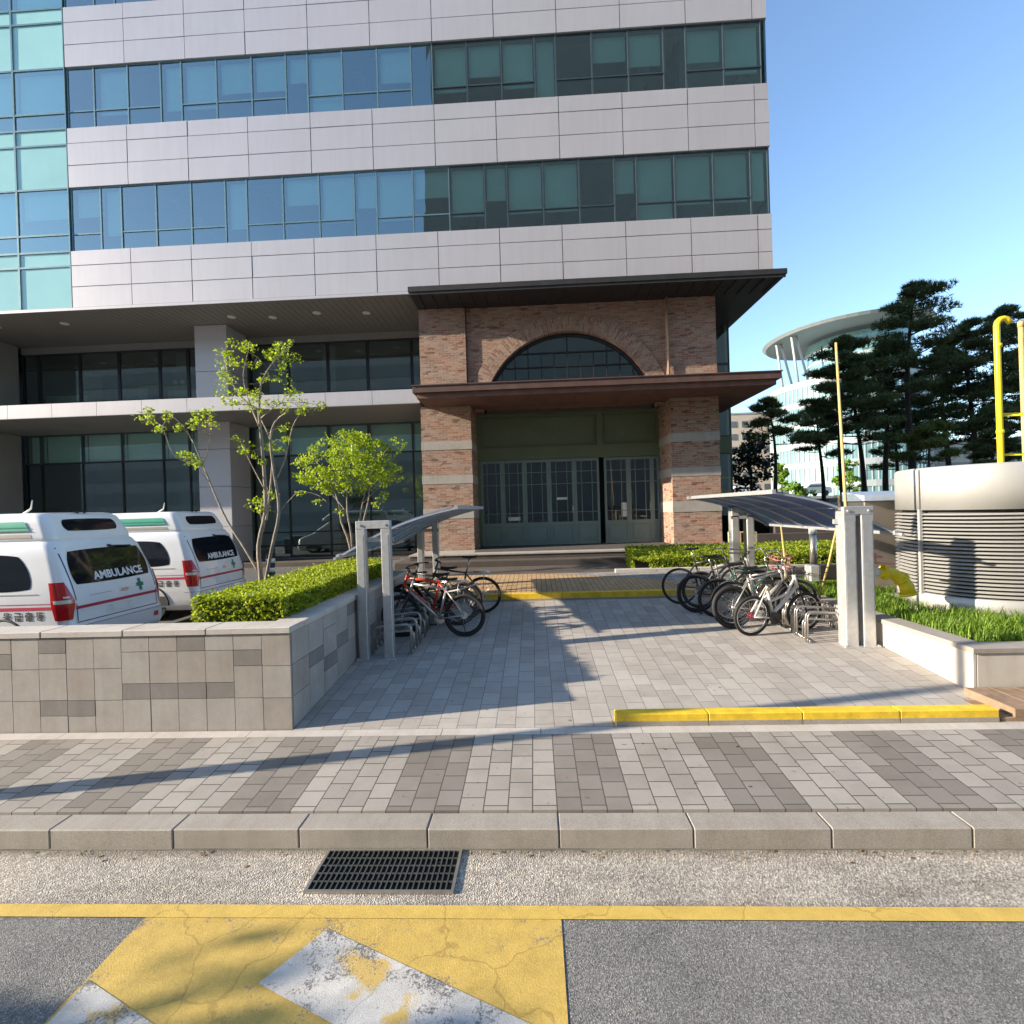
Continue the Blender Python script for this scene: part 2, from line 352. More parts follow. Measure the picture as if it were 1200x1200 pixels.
_v,_u,_w=planar(_nt); _mp=N(_nt,'ShaderNodeMapping'); _mp.inputs['Scale'].default_value=(5,.35,1); L(_nt,_v,_mp.inputs[0])
_r=ramp(_nt,noisev(_nt,1,6,.7,_mp.outputs[0]),[(.3,(.88,.87,.86)),(.6,(1,1,1))]); L(_nt,mixc(_nt,.5,_c,_r.outputs[0],'MULTIPLY'),_b.inputs['Base Color'])
bump(_nt,_b,noisev(_nt,.8,2,.5),.02,.25)
M['panelgap']=plain('panel_gap',(.27,.265,.275),.8)
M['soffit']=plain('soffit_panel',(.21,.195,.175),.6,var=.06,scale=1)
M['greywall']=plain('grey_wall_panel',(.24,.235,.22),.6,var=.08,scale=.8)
M['column']=plain('column_panel',(.50,.50,.53),.45,metal=.15,var=.03,scale=.7)
M['mull']=plain('dark_mullion',(.07,.10,.12),.4,metal=.4)
M['mullteal']=plain('teal_mullion',(.16,.27,.30),.4,metal=.4)
M['mullblack']=plain('black_mullion',(.02,.022,.025),.4)
M['glassup']=glassmat('office_glass',(.80,1.0,.95),.30,(.86,1.0,.97),wav=.02)
M['glasscw']=glassmat('turquoise_glass',(.75,1.0,.95),.36,(.80,1,.94),wav=.03)
M['glasslow']=glassmat('lobby_glass',(.55,.66,.64),.20,(.85,1,1),wav=.02)
M['glassdoor']=glassmat('door_glass',(.5,.56,.54),.13,(1,1,1),wav=.03)
M['blind']=plain('roller_blind',(.78,.98,.93),.8,var=.05,scale=1)
M['spandrel']=plain('turquoise_spandrel',(.36,.66,.64),.12,var=.06,scale=.7,spec=.7)
M['interior']=plain('interior_wall',(.46,.48,.46),.9,var=.15,scale=.4)
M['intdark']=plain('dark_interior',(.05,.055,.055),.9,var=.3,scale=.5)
M['blackmetal']=plain('black_canopy_metal',(.030,.029,.028),.55,var=.25,scale=3)
M['rust']=plain('rusty_red_steel',(.155,.075,.055),.65,var=.25,scale=3,bmp=.002)
M['rustdark']=plain('dark_rust_steel',(.10,.055,.045),.6,var=.25,scale=3)
M['greenframe']=plain('green_painted_steel',(.14,.17,.095),.5,var=.1,scale=2)
M['greendoor']=plain('teal_green_door_paint',(.19,.26,.235),.45,var=.1,scale=2)
M['paper']=plain('paper',(.75,.75,.72),.8)
M['galv']=plain('galvanised_steel',(.52,.53,.54),.42,metal=.55,var=.12,scale=12)
M['galvdark']=plain('rack_steel',(.42,.40,.37),.38,metal=.8,var=.15,scale=14)
M['lamp']=plain('downlight_lens',(.7,.7,.68),.3)
M['wood']=plain('raw_plywood',(.52,.36,.19),.8,var=.2,scale=9)
M['bamboo']=plain('bamboo_pole',(.50,.37,.14),.6,var=.15,scale=9)
M['yellow']=plain('yellow_enamel',(.78,.62,.02),.4,var=.08,scale=6)
M['stainless']=plain('brushed_stainless',(.60,.59,.55),.36,metal=.75,var=.08,scale=4)
M['vent']=plain('vent_metal',(.47,.47,.455),.5,metal=.4,var=.05,scale=2)
M['ventdark']=plain('vent_core',(.055,.053,.048),.8)
M['cabinet']=plain('cabinet_steel',(.27,.245,.21),.42,metal=.6,var=.12,scale=2.5)
M['cablid']=plain('cabinet_lid',(.45,.53,.66),.4,metal=.4,var=.08)
M['pink']=plain('faded_red_paint',(.62,.28,.24),.6,var=.2)
M['vanwhite']=plain('white_van_paint',(.80,.81,.82),.28,var=.02,coat=.6,obj=True)
M['vanglass']=plain('van_tinted_glass',(.010,.012,.018),.06,var=.1,spec=.45)
M['green']=plain('green_plastic',(.01,.20,.12),.3,var=.1,obj=True,scale=5)
M['greenpanel']=plain('light_green_plastic',(.05,.36,.25),.3,var=.1,obj=True,scale=5)
M['red']=plain('red_stripe',(.45,.03,.07),.4)
M['redlens']=plain('red_tail_lens',(.50,.012,.015),.15,var=.25,scale=22,obj=True,coat=.6)
M['clearlens']=plain('clear_lens',(.75,.68,.55),.2)
M['textblack']=plain('black_lettering',(.03,.03,.035),.5)
M['textwhite']=plain('white_lettering',(.72,.72,.76),.5)
M['rubber']=plain('black_rubber',(.018,.018,.018),.75,var=.3,scale=30)
M['chrome']=plain('bright_metal',(.62,.62,.62),.25,metal=.95,var=.08)
M['blackplastic']=plain('black_plastic',(.022,.022,.024),.5)
M['frameblack']=plain('black_bike_paint',(.025,.025,.028),.35,coat=.4)
M['framewhite']=plain('white_bike_paint',(.56,.54,.50),.35,coat=.4)
M['framesilver']=plain('silver_bike_paint',(.46,.45,.43),.32,metal=.5)
M['framered']=plain('red_bike_paint',(.60,.07,.03),.35,coat=.4)
M['framegreen']=plain('dark_green_bike_paint',(.03,.12,.08),.35,coat=.4)
M['magenta']=plain('crimson_hub',(.42,.02,.05),.4)
M['leafyoung']=leafmat('young_leaves',(.20,.32,.015),(.46,.56,.04),.5)
M['leafhedge']=leafmat('hedge_leaves',(.16,.23,.015),(.46,.54,.04),.5)
M['hedgecore']=plain('hedge_core',(.035,.05,.012),.9,var=.4,scale=14)
M['grass']=leafmat('grass_blades',(.08,.18,.012),(.28,.42,.05),.42)
M['pine']=leafmat('pine_needles',(.03,.062,.024),(.17,.205,.07),.32)
M['pinelight']=leafmat('sun_tinted_needles',(.06,.10,.02),(.17,.20,.045),.25)  # lit copy of the pine needles: sun on one tree put into the colour
M['darkleaf']=leafmat('dark_shrub_leaves',(.010,.028,.014),(.035,.06,.025),.15)
M['brightleaf']=leafmat('bright_shrub_leaves',(.10,.22,.02),(.25,.40,.05),.35)
M['bark']=bark('grey_bark',(.16,.13,.10),(.40,.35,.28))
M['pinebark']=bark('pine_bark',(.022,.017,.014),(.075,.055,.042),9)
M['farwhite']=plain('far_white_panel',(.33,.37,.38),.5,var=.05,scale=.1)
M['farglass']=plain('far_glass',(.20,.36,.38),.12,metal=.3,var=.3,scale=.22)
M['farbeige']=plain('far_beige_render',(.50,.43,.36),.8,var=.06,scale=.2)
M['farwin']=plain('far_window',(.12,.14,.16),.2)
M['bluepoly']=leafmat('blue_polycarbonate',(.13,.22,.54),(.15,.24,.58),.5,.4)
M['clearpoly']=glassmat('clear_polycarbonate',(.8,.82,.8),.12,(1,1,1),rough=.05)
M['cargrey']=plain('parked_car_paint',(.55,.57,.60),.3,coat=.5,obj=True)

# ------------------------------------------------------------------ camera
CAM=(0,0,2.5); yaw=R(2.5); rho=R(1.72); pitch=R(-.28)
F0=Vector((-math.sin(yaw),math.cos(yaw),0)); R0=Vector((math.cos(yaw),math.sin(yaw),0)); U0=Vector((0,0,1))
Fv=F0*math.cos(pitch)+U0*math.sin(pitch); U1=U0*math.cos(pitch)-F0*math.sin(pitch)
Rv=R0*math.cos(rho)-U1*math.sin(rho); Uv=R0*math.sin(rho)+U1*math.cos(rho)
cd=bpy.data.cameras.new('camera'); cam=bpy.data.objects.new('camera',cd); col.objects.link(cam)
m4=Matrix.Identity(4)
for i in range(3): m4[i][0]=Rv[i]; m4[i][1]=Uv[i]; m4[i][2]=-Fv[i]; m4[i][3]=CAM[i]
cam.matrix_world=m4; cd.sensor_width=36; cd.lens=18; cd.clip_end=2000; cd.clip_start=.05
scene.camera=cam

# ------------------------------------------------------------------ light
SUN_EL=R(18.6); dirh=Vector((.981,.190,0)).normalized()
d=Vector((dirh.x*math.cos(SUN_EL),dirh.y*math.cos(SUN_EL),-math.sin(SUN_EL)))
sd=bpy.data.lights.new('sun','SUN'); sd.energy=5.0; sd.angle=R(.55); sd.color=(1,.86,.68)
so=bpy.data.objects.new('sun',sd); col.objects.link(so); so.rotation_euler=d.to_track_quat('-Z','Y').to_euler(); so.location=(-20,-5,20)
w=bpy.data.worlds.new('World'); scene.world=w; w.use_nodes=True; nt=w.node_tree; nt.nodes.clear()
wo=N(nt,'ShaderNodeOutputWorld'); bg=N(nt,'ShaderNodeBackground'); sk=N(nt,'ShaderNodeTexSky'); sk.sky_type='NISHITA'; sk.sun_disc=False
sk.sun_elevation=SUN_EL; sk.sun_rotation=math.atan2(-dirh.x,-dirh.y); sk.air_density=1.0; sk.dust_density=.45; sk.ozone_density=2.6
bg.inputs[1].default_value=.148; L(nt,sk.outputs[0],bg.inputs[0]); L(nt,bg.outputs[0],wo.inputs[0])
scene.view_settings.view_transform='Standard'; scene.view_settings.look='None'; scene.view_settings.gamma=1; scene.view_settings.exposure=1.27

# ------------------------------------------------------------------ ground
def gz(y): return .16+.085*(y-3.75)          # forecourt / pavement slope
mb=MB()
prof=[(-400,-.06),(3.70,-.06),(3.78,.10),(12,.30),(17,.75),(20,1.05),(40,1.1),(600,1.1)]
for (a,za),(b2,zb) in zip(prof,prof[1:]): mb.quad((-600,a,za),(600,a,za),(600,b2,zb),(-600,b2,zb))
struct(mb,'ground',M['ground'])
mb=MB(); mb.quad((-90,-14,0),(90,-14,0),(90,3.13,0),(-90,3.13,0)); struct(mb,'road',M['asphalt'])
mb=MB(); mb.quad((-90,3.13,.004),(90,3.13,.004),(90,3.735,.004),(-90,3.735,.004)); struct(mb,'gutter',M['gutter'])
# painted markings
mb=MB(); mb.quad((-60,3.10,.008),(60,3.10,.008),(60,3.205,.008),(-60,3.205,.008)); struct(mb,'yellow_line_marking',M['yellowline'])
mb=MB(); mb.quad((-2.52,1.0,.0045),(.09,1.0,.0045),(.09,3.102,.0045),(-2.52,3.102,.0045)); struct(mb,'yellow_box_marking',M['yellowpaint'])
mb=MB()
mb.quad((-1.55,2.66,.0085),(.05,1.98,.0085),(.05,2.40,.0085),(-1.32,3.02,.0085)); mb.quad((-2.5,2.25,.0085),(-1.0,1.6,.0085),(-1.0,2.03,.0085),(-2.5,2.67,.0085))
struct(mb,'white_hatch_marking',M['whitepaint'])
# kerb
mb=MB(); js=[-60+.9705*k for k in range(130)]; off=(-1.83-js[0])%.9705
for j in js:
    x=j+off; dz=rnd.uniform(-.003,.003); mb.bbox(x+.002,x+.9685,3.735+rnd.uniform(0,.004),3.94,-.05,.16+dz,.009)
mb.box(-60,60,3.745,3.936,-.05,.15,1); struct(mb,'kerb',[M['kerb'],M['joint']])
# pavement
def slab(name,mat,x0,x1,y0,y1,zf,th=.3,mats=None):
    mb=MB(); v=[(x0,y0,zf(y0)),(x1,y0,zf(y0)),(x1,y1,zf(y1)),(x0,y1,zf(y1))]
    mb.prism([(x,y,z-th) for x,y,z in v][::-1],(0,0,th)) if False else mb.add(v+[(x,y,z-th) for x,y,z in v],[(0,1,2,3),(7,6,5,4),(4,5,1,0),(5,6,2,1),(6,7,3,2),(7,4,0,3)])
    return struct(mb,name,mat)
slab('pavement',M['sidewalk'],-60,60,3.945,5.055,lambda y:gz(y)-.002)
mb=MB(); 
for k in range(60):
    x=-30+k*1.0; mb.add([(x+.003,5.058,gz(5.058)),(x+.997,5.058,gz(5.058)),(x+.997,5.185,gz(5.185)),(x+.003,5.185,gz(5.185))]+[(x+.003,5.058,.05),(x+.997,5.058,.05),(x+.997,5.185,.05),(x+.003,5.185,.05)],[(0,1,2,3),(4,5,1,0),(5,6,2,1),(6,7,3,2),(7,4,0,3)])
struct(mb,'pavement_edging',M['coping'])
slab('forecourt_paving',M['forecourt'],-2.565,4.74,5.19,10.05,gz)
def pz(y): return .835+.03*(y-10.05)
slab('plaza_paving',M['tan'],-3.65,5.2,10.17,12.55,pz)
slab('dark_plaza_paving',M['darkpave'],-3.65,30,12.55,13.9,pz)  # strip of dark brown pavers in front of the steps
# curved grey patch on the plaza: tree-crown shadow painted as paver colour
mb=MB(); pts=[]
n=24
for i in range(n+1):
    t=i/n; x=.1+5*t; y=12.52-2.0*min(1,t/.75)**1.3 ; pts.append((x,y))
v=[(x,y,pz(y)+.004) for x,y in pts]+[(x,12.54,pz(12.54)+.004) for x,y in pts]
mb.add(v,[(i,i+1,n+2+i,n+1+i) for i in range(n)]); struct(mb,'painted_tree_shade',M['shadegrey'])
# car park on the left
mb=MB(); mb.quad((-60,5.6,.40),(-4.1,5.6,.40),(-4.1,13.5,.42),(-60,13.5,.42)); mb.quad((-60,13.5,.42),(-5.2,13.5,.42),(-5.2,17.6,.85),(-60,17.6,.85))
mb.quad((-5.2,12.0,.75),(-3.7,12.0,.75),(-3.7,17.6,1.0),(-5.2,17.6,.9)); struct(mb,'car_park',M['lot'])
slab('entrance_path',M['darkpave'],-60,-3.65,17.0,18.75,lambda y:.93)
# garden ground right
mb=MB(); mb.box(4.9,60,11.0,15.9,.3,.93); mb.box(5.0,60,6.02,11.0,.3,.74); struct(mb,'planting_bed',M['soil'])
mb=MB(); mb.add([(7.3,16.3,2.0),(90,16.3,2.0),(120,60,3.0),(7.3,60,3.0),(140,400,4.0),(-60,400,4.0),(-60,60,3.0)],[(0,1,2,3),(3,2,4,5,6)]); struct(mb,'upper_ground',M['ground'])
slab('upper_road',M['lot'],8,120,32,38,lambda y:2.6,.8)

# ------------------------------------------------------------------ yellow kerbs
def ykerb(name,label,xs,y0,y1,zb,zt):
    t=thing(name,label,'kerb',((xs[0]+xs[-1])/2,(y0+y1)/2,zb),'yellow painted kerbs')
    for a,b2 in zip(xs,xs[1:]):
        m=MB(); m.bbox(a+.0015,b2-.0015,y0,y1,zb-.08,zt,.009); m.m=[0]*len(m.m)
        # lower half of the face shows bare stone
        m.box(a+.006,b2-.006,y0-.003,y0+.01,zb-.08,zb+.045,1)
        m.build('kerb_stone',[M['kerbyellow'],M['kerb']],t)
    return t
ykerb('yellow_kerb','long low yellow kerb along the pavement edge in front of the bike parking',[.76,1.68,2.6,3.54,4.48],5.19,5.33,.285,.405)
ykerb('yellow_kerb','yellow kerb step at the back of the forecourt, below the tan brick plaza',[-2.5,-1.5,-.5,.5,1.5,2.5,3.5,4.5],10.05,10.17,.69,.845)
mb=MB()
for i in range(2):
    for k in range(6): mb.bbox(4.50+k*.26+(.13 if i else 0),4.50+k*.26+.255+(.13 if i else 0),5.20,5.8,.24+i*.085,.322+i*.085,.006)
tag(mb.build('brick_edging',plain('brown_edging_brick',(.25,.17,.11),.85,var=.3,scale=9,bmp=.004)),'low brown brick edging at the foot of the right planter, beside the yellow kerb','edging')

# ------------------------------------------------------------------ drain grate
t=thing('drain_grate','black slotted steel drain grate set in the gutter','drain',(-1.09,3.51,0))
mb=MB(); x0,x1,y0,y1=-1.60,-.60,3.30,3.725
mb.quad((x0,y0,.0065),(x1,y0,.0065),(x1,y1,.0065),(x0,y1,.0065)); mb.build('pit',plain('pit_dark',(.012,.012,.012),1),t)
mb=MB()
for a in ((x0,x1,y0,y0+.02),(x0,x1,y1-.02,y1),(x0,x0+.02,y0+.02,y1-.02),(x1-.02,x1,y0+.02,y1-.02)): mb.box(*a,.0067,.022)
mb.build('frame',M['galvdark'],t)
mb=MB(); n=26
for k in range(1,n): x=x0+.02+(x1-x0-.04)*k/n; mb.box(x-.005,x+.005,y0+.02,y1-.02,.009,.021)
for k in range(1,5): y=y0+.02+(y1-y0-.04)*k/5; mb.box(x0+.02,x1-.02,y-.006,y+.006,.007,.0195)
mb.build('bars',plain('grate_iron',(.10,.11,.10),.5,metal=.6,var=.2,scale=20),t)

# ------------------------------------------------------------------ planters
def tile(mb,x0,x1,z0,z1,y,mi): mb.box(x0+.003,x1-.003,y+rnd.uniform(0,.0025),y+.03,z0+.003,z1-.003,mi)
t=thing('stone_planter','long granite tiled planter wall on the left carrying the clipped hedge','planter',(-2.6,5.2,.28))
mb=MB(); mb.box(-16,-2.6,5.23,5.5,.1,1.29); mb.box(-2.88,-2.6,5.5,10.1,.1,1.29); mb.box(-4.05,-2.88,10.0,10.1,.1,1.29); mb.box(-4.15,-4.05,5.5,10.1,.1,1.35)
mb.build('core',M['joint'],t)
mb=MB(); x=-2.575; cols=['FFF','HhFF','HFhF','hFhF','HFhF','HFhF','FFF','FFhH','hHFhH','FFF']; W=.303; c=0
Hh={'F':.335,'H':.165,'h':.165}
while x>-15.5:
    s=cols[c] if c<10 else rnd.choice(cols); z=1.285
    for i,ch in enumerate(s):
        zb=z-Hh[ch] if i<len(s)-1 else .22
        tile(mb,x-W,x,zb,z,5.2,2 if ch=='h' else rnd.choice([0,0,1])); z=zb
    x-=W; c+=1
y=5.235
for c,s in enumerate(['FFF','FhF','HFhH','FhFF','hFF','FFF','FHhF','HFF','FFF','hFF','FFhF','FFF']):
    z=1.285; wd=.4; y1=min(y+wd,10.1)
    for i,ch in enumerate(s):
        zb=z-Hh[ch] if i<len(s)-1 else .2
        mb.box(-2.605,-2.575+rnd.uniform(0,.002),y+.003,y1-.003,zb+.003,z-.003,2 if ch=='h' else rnd.choice([0,0,1])); z=zb
        if z<.25: break
    y=y1
mb.build('wall_tiles',[M['granA'],M['granC'],M['granB']],t)
mb=MB()
xx=-2.56
while xx>-15.5: mb.bbox(xx-.9+.003,xx-.003,5.185,5.52,1.29,1.352,.008); xx-=.9
yy=5.523
while yy<10.1: mb.bbox(-2.89,-2.56,yy+.003,min(yy+.9,10.12)-.003,1.29,1.352,.008); yy+=.9
mb.build('coping',M['coping'],t)
mb=MB(); mb.box(-4.05,-2.89,5.52,10.0,.2,1.28); mb.build('soil',M['soil'],t)

t=thing('stone_planter','low cream stone planter on the right with grass and the louvred vent','planter',(4.76,5.82,.34))
mb=MB(); mb.box(4.79,16,5.85,6.05,.2,.80); mb.box(4.79,5.0,6.05,11.0,.3,.80); mb.build('core',M['joint'],t)
mb=MB(); x=4.8
while x<15: mb.box(x+.002,x+.538,5.82,5.85,.2,.77,0); x+=.54
y=5.82
while y<11: mb.box(4.76,4.79,y+.002,min(y+1.5,11)-.002,.2,.77,0); y+=1.502
mb.build('wall_slabs',M['cream'],t)
mb=MB(); x=4.74
while x<15: mb.bbox(x+.002,x+.898,5.80,6.06,.775,.832,.008); x+=.9
y=6.062
while y<11: mb.bbox(4.74,5.02,y+.002,min(y+.9,11)-.002,.775,.832,.008); y+=.9
mb.build('coping',M['granC'],t)

# ------------------------------------------------------------------ foliage helpers
def leaf(mb,p,nrm,size,mi=0,asp=.6):
    nrm=Vector(nrm).normalized(); a=Vector((rnd.uniform(-1,1),rnd.uniform(-1,1),rnd.uniform(-1,1)))
    u=nrm.cross(a)
    if u.length<1e-4: u=Vector((1,0,0))
    u.normalize(); v=nrm.cross(u); p=Vector(p); s=size*rnd.uniform(.7,1.3)
    mb.add([p-u*s*.5,p+v*s*asp*.5+u*s*.05,p+u*s*.5,p-v*s*asp*.5+u*s*.05],[(0,1,2,3)],mi)
def rndn(): return Vector((rnd.gauss(0,1),rnd.gauss(0,1),rnd.gauss(0,1))).normalized()
def hedge_leaves(x0,x1,y0,y1,z0,z1,n,size,keep=lambda x,y:True,slope=0):
    mb=MB(); A=[(x1-x0)*(y1-y0),(x1-x0)*(z1-z0),(x1-x0)*(z1-z0)*.4,(y1-y0)*(z1-z0),(y1-y0)*(z1-z0)]
    while n>0:
        k=rnd.choices(range(5),A)[0]; a,b2=rnd.random(),rnd.random(); q=rnd.uniform(-.035,.018)
        x,y,z=x0+(x1-x0)*a,y0+(y1-y0)*b2,z0+(z1-z0)*b2
        zt=z1+slope*(y-y0); z=z0+(zt-z0)*b2
        if k==0: p,nn=(x,y,zt+q),(0,0,1)
        elif k==1: p,nn=(x,y0-q,z),(0,-1,0)
        elif k==2: p,nn=(x,y1+q,z),(0,1,0)
        elif k==3: p,nn=(x0-q,y0+(y1-y0)*a,z),(-1,0,0)
        else: p,nn=(x1+q,y0+(y1-y0)*a,z),(1,0,0)
        n-=1
        if not keep(p[0],p[1]): continue
        und=.028*noise.noise(Vector(p)*2.3)+.014*noise.noise(Vector(p)*7)
        p=Vector(p)+Vector(nn)*und
        leaf(mb,p,Vector(nn)*.35+rndn(),size,0,.62)
    for _ in range(int((x1-x0)*(y1-y0)*140)):
        x,y=rnd.uniform(x0,x1),rnd.uniform(y0,y1)
        if keep(x,y):
            h=rnd.uniform(.02,.07); 
            for q in range(3): leaf(mb,(x+rnd.uniform(-.01,.01),y+rnd.uniform(-.01,.01),z1+slope*(y-y0)+h*q/2),rndn(),size*.9,0,.6)
    return mb
t=thing('hedge','clipped yellow green box hedge on top of the tiled left planter','hedge',(-3.35,7.8,1.28))
mb=MB(); mb.box(-3.86,-2.88,5.67,9.98,1.2,1.55); mb.build('stems',M['hedgecore'],t)
hedge_leaves(-3.9,-2.84,5.63,10.02,1.27,1.595,26000,.042).build('foliage',M['leafhedge'],t)

t=thing('hedge','wide clipped hedge in full sun behind the right bike shelter','hedge',(5.2,13.2,.95))
def keepr(x,y): return y>12.45+.5*max(0,1-(x-2.35)/.6)**2
mb=MB(); mb.prism([(2.95,12.75,.9),(2.95,13.75,.9),(2.95,13.75,1.30),(2.95,12.75,1.12)],(5.65,0,0)); mb.build('stems',M['hedgecore'],t)
hedge_leaves(2.4,8.7,12.5,13.85,.86,1.16,36000,.055,keepr,.19).build('foliage',M['leafhedge'],t)
mb=MB()
xx=1.9
for k in range(8): mb.bbox(xx+.004,xx+.996,12.38,12.53,.85,.99,.01); xx+=1.0
tag(mb.build('kerb_edging',M['coping']),'pale stone edging along the foot of the sunny right hedge','edging')

def grass_blades(region,n,h0,h1,zf,wd=.012):
    mb=MB()
    while n>0:
        x,y=region(); n-=1
        z=zf(x,y); h=rnd.uniform(h0,h1); a=rnd.uniform(0,6.28); l=h*rnd.uniform(.2,.8); dx,dy=math.cos(a)*l,math.sin(a)*l
        px,py=-math.sin(a)*wd*.5,math.cos(a)*wd*.5
        mb.add([(x-px,y-py,z),(x+px,y+py,z),(x+px*.9+dx*.35,y+py*.9+dy*.35,z+h*.65),(x-px*.9+dx*.35,y-py*.9+dy*.35,z+h*.65),(x+dx,y+dy,z+h*rnd.uniform(.75,1))],[(0,1,2,3),(3,2,4)])
    return mb
def regA():
    while True:
        x,y=rnd.uniform(5.02,9),rnd.uniform(6.08,10.9)
        if not invent(x,y) and rnd.random()<.55+.7*noise.noise(Vector((x*1.7,y*1.7,0))): return x,y
VC=(7.72,8.2); VA=R(-16); VH=(1.75,1.15); VR=1.0
def invent(x,y,g=.12):
    dx,dy=x-VC[0],y-VC[1]; u=dx*math.cos(-VA)-dy*math.sin(-VA); v=dx*math.sin(-VA)+dy*math.cos(-VA)
    qx,qy=max(abs(u)-VH[0]+VR,0),max(abs(v)-VH[1]+VR,0); return math.hypot(qx,qy)<VR+g
tag(grass_blades(regA,15000,.10,.27,lambda x,y:.74).build('grass',M['grass']),'leafy green grass planted in the right planter bed','grass',kind='stuff')

# ------------------------------------------------------------------ office building
FX0,FX1,FY=-14.38,7.32,15.6
ob=thing('office_building','large modern office block with white panel bands, ribbon windows and turquoise corner glazing','building',(-4,15.6,.9))
WB=[(11.08,13.07),(14.95,16.86),(18.75,20.66)]
white=[(9.28,11.08),(13.07,14.95),(16.86,18.75),(20.66,22.6)]
pj=[-14.38,-12.43,-10.47,-8.54,-6.56,-4.62,-2.70,-.81,1.09,3.0,4.94,6.90,7.32]
for (z0,z1) in white:
    mb=MB(); mb.box(FX0,FX1-.02,FY+.05,FY+.4,z0+.004,z1-.004,1)
    h=z1-z0; zs=[z0,z0+.37*h,z0+.74*h,z1]
    for a,b2 in zip(pj,pj[1:]):
        for c,e in zip(zs,zs[1:]):
            g=.011; dy=rnd.uniform(0,.006); dr=rnd.uniform(-.003,.003)
            mb.add([(a+g,FY+dy+dr,c+g),(b2-g,FY+dy-dr,c+g),(b2-g,FY+dy-dr,e-g),(a+g,FY+dy+dr,e-g),(a+g,FY+.05,c+g),(b2-g,FY+.05,c+g),(b2-g,FY+.05,e-g),(a+g,FY+.05,e-g)],[(0,1,2,3),(4,5,1,0),(5,6,2,1),(6,7,3,2),(7,4,0,3)])
    y=FY+.03
    while y<30: mb.box(FX1-.02,FX1,y+.008,min(y+1.93,30)-.008,z0+.01,z1-.01); y+=1.93
    mb.build('white_cladding',[M['panel'],M['panelgap']],ob)
mb=MB(); mb.box(-50,FX0-.02,FY+.25,FY+.4,9.28,22.6) if False else None
def wins(thick,first):
    """three wide panes then a narrow full-height one, between the heavy posts"""
    xs=[]
    for a,b2 in zip(thick,thick[1:]):
        a0,b0=max(a,FX0),min(b2,FX1-.03); s=b2-a
        e=[a,a+.28*s,a+.56*s,a+.83*s,b2]
        for k in range(4):
            x0,x1=max(e[k],FX0+.02),min(e[k+1],FX1-.05)
            if x1-x0>.15: xs.append((x0,x1,k==3))
    return xs
def window(x0,x1,z0,z1,Y,parent,glass,frame,split=None,blind=None,fw=.022,deep=.10,name='window'):
    mb=MB()
    mb.box(x0,x0+fw,Y-.01,Y+deep,z0,z1); mb.box(x1-fw,x1,Y-.01,Y+deep,z0,z1); mb.box(x0+fw,x1-fw,Y-.008,Y+deep-.002,z0,z0+fw); mb.box(x0+fw,x1-fw,Y-.008,Y+deep-.002,z1-fw,z1)
    if split: mb.box(x0+fw,x1-fw,Y-.006,Y+deep-.004,z0+split-.018,z0+split+.018)
    o=mb.build(name,frame,parent)
    g=MB(); ty=rnd.uniform(-.004,.004); tz=rnd.uniform(-.004,.004)
    g.quad((x0+fw*.5,Y+.02+ty,z0+fw*.5),(x1-fw*.5,Y+.02-ty+tz,z0+fw*.5),(x1-fw*.5,Y+.02-ty-tz,z1-fw*.5),(x0+fw*.5,Y+.02+ty-tz,z1-fw*.5)); g.build('pane',glass,o)
    if blind is not None and blind>.03:
        b3=MB(); zb=z1-(z1-z0)*blind; b3.box(x0+.05,x1-.05,Y+.20,Y+.205,zb,z1-.02); b3.box(x0+.05,x1-.05,Y+.19,Y+.215,zb-.03,zb); b3.build('blind',M['blind'],o)
    return o
thickA=[-16.68,-12.73,-8.67,-4.57,-.54,3.38,7.45]; thickB=[-18.6,-14.6,-10.65,-6.62,-2.72,1.05,4.95,8.9]
for th,(z0,z1),left in ((thickA,WB[0],.25),(thickB,WB[1],.8),(thickA,WB[2],.8)):
    for (x0,x1,nar) in wins(th,0):
        if rnd.random()<.80: bl=rnd.choice([.7,.72,.72,.4,.5,.98,.72])
        else: bl=0
        if z0<12 and x0<-6.5 and rnd.random()<.5: bl=0
        window(x0,x1,z0+.003,z1-.003,FY+.06,ob,M['glassup'],M['mullteal'] if x0<-3 else M['mull'],None if nar else .54,bl)
# corner return glazing
for (z0,z1) in WB[:2]:
    mb=MB()
    for y in (15.68,16.9,18.1,19.4,20.6): mb.box(FX1-.06,FX1-.01,y,y+.05,z0+.01,z1-.01)
    mb.box(FX1-.058,FX1-.012,15.73,21,z0+.52,z0+.56)
    o=mb.build('corner_window',M['mullteal'],ob); g=MB(); g.quad((FX1-.03,15.7,z0),(FX1-.03,21,z0),(FX1-.03,21,z1),(FX1-.03,15.7,z1)); g.build('pane',M['glasscw'],o)
# turquoise curtain wall on the left
cx=[-22.6,-20.4,-18.25,-16.12,-14.40]
rows=[(9.28,10.62,1),(10.62,11.08,1),(11.08,11.62,0),(11.62,13.07,0),(13.07,14.45,1),(14.45,14.95,1),(14.95,15.45,0),(15.45,16.86,0),(16.86,18.3,1),(18.3,18.75,1),(18.75,20.66,0),(20.66,22.6,1)]
for a,b2 in zip(cx,cx[1:]):
    for (z0,z1,sp) in rows:
        o=window(a+.002,b2-.002,z0+.002,z1-.002,FY+.02,ob,M['spandrel'] if sp else M['glasscw'],M['mullteal'],None,None,fw=.025,name='curtain_wall_panel')
        b3=MB()
        if sp: b3.box(a+.03,b2-.03,FY+.12,FY+.14,z0+.03,z1-.03); b3.build('back_panel',M['spandrel'],o)
        elif z1-z0>1: b3.box(a+.05,b2-.05,FY+.22,FY+.225,z0+(.1 if rnd.random()<.6 else .6),z1-.03); b3.build('blind',M['blind'],o)
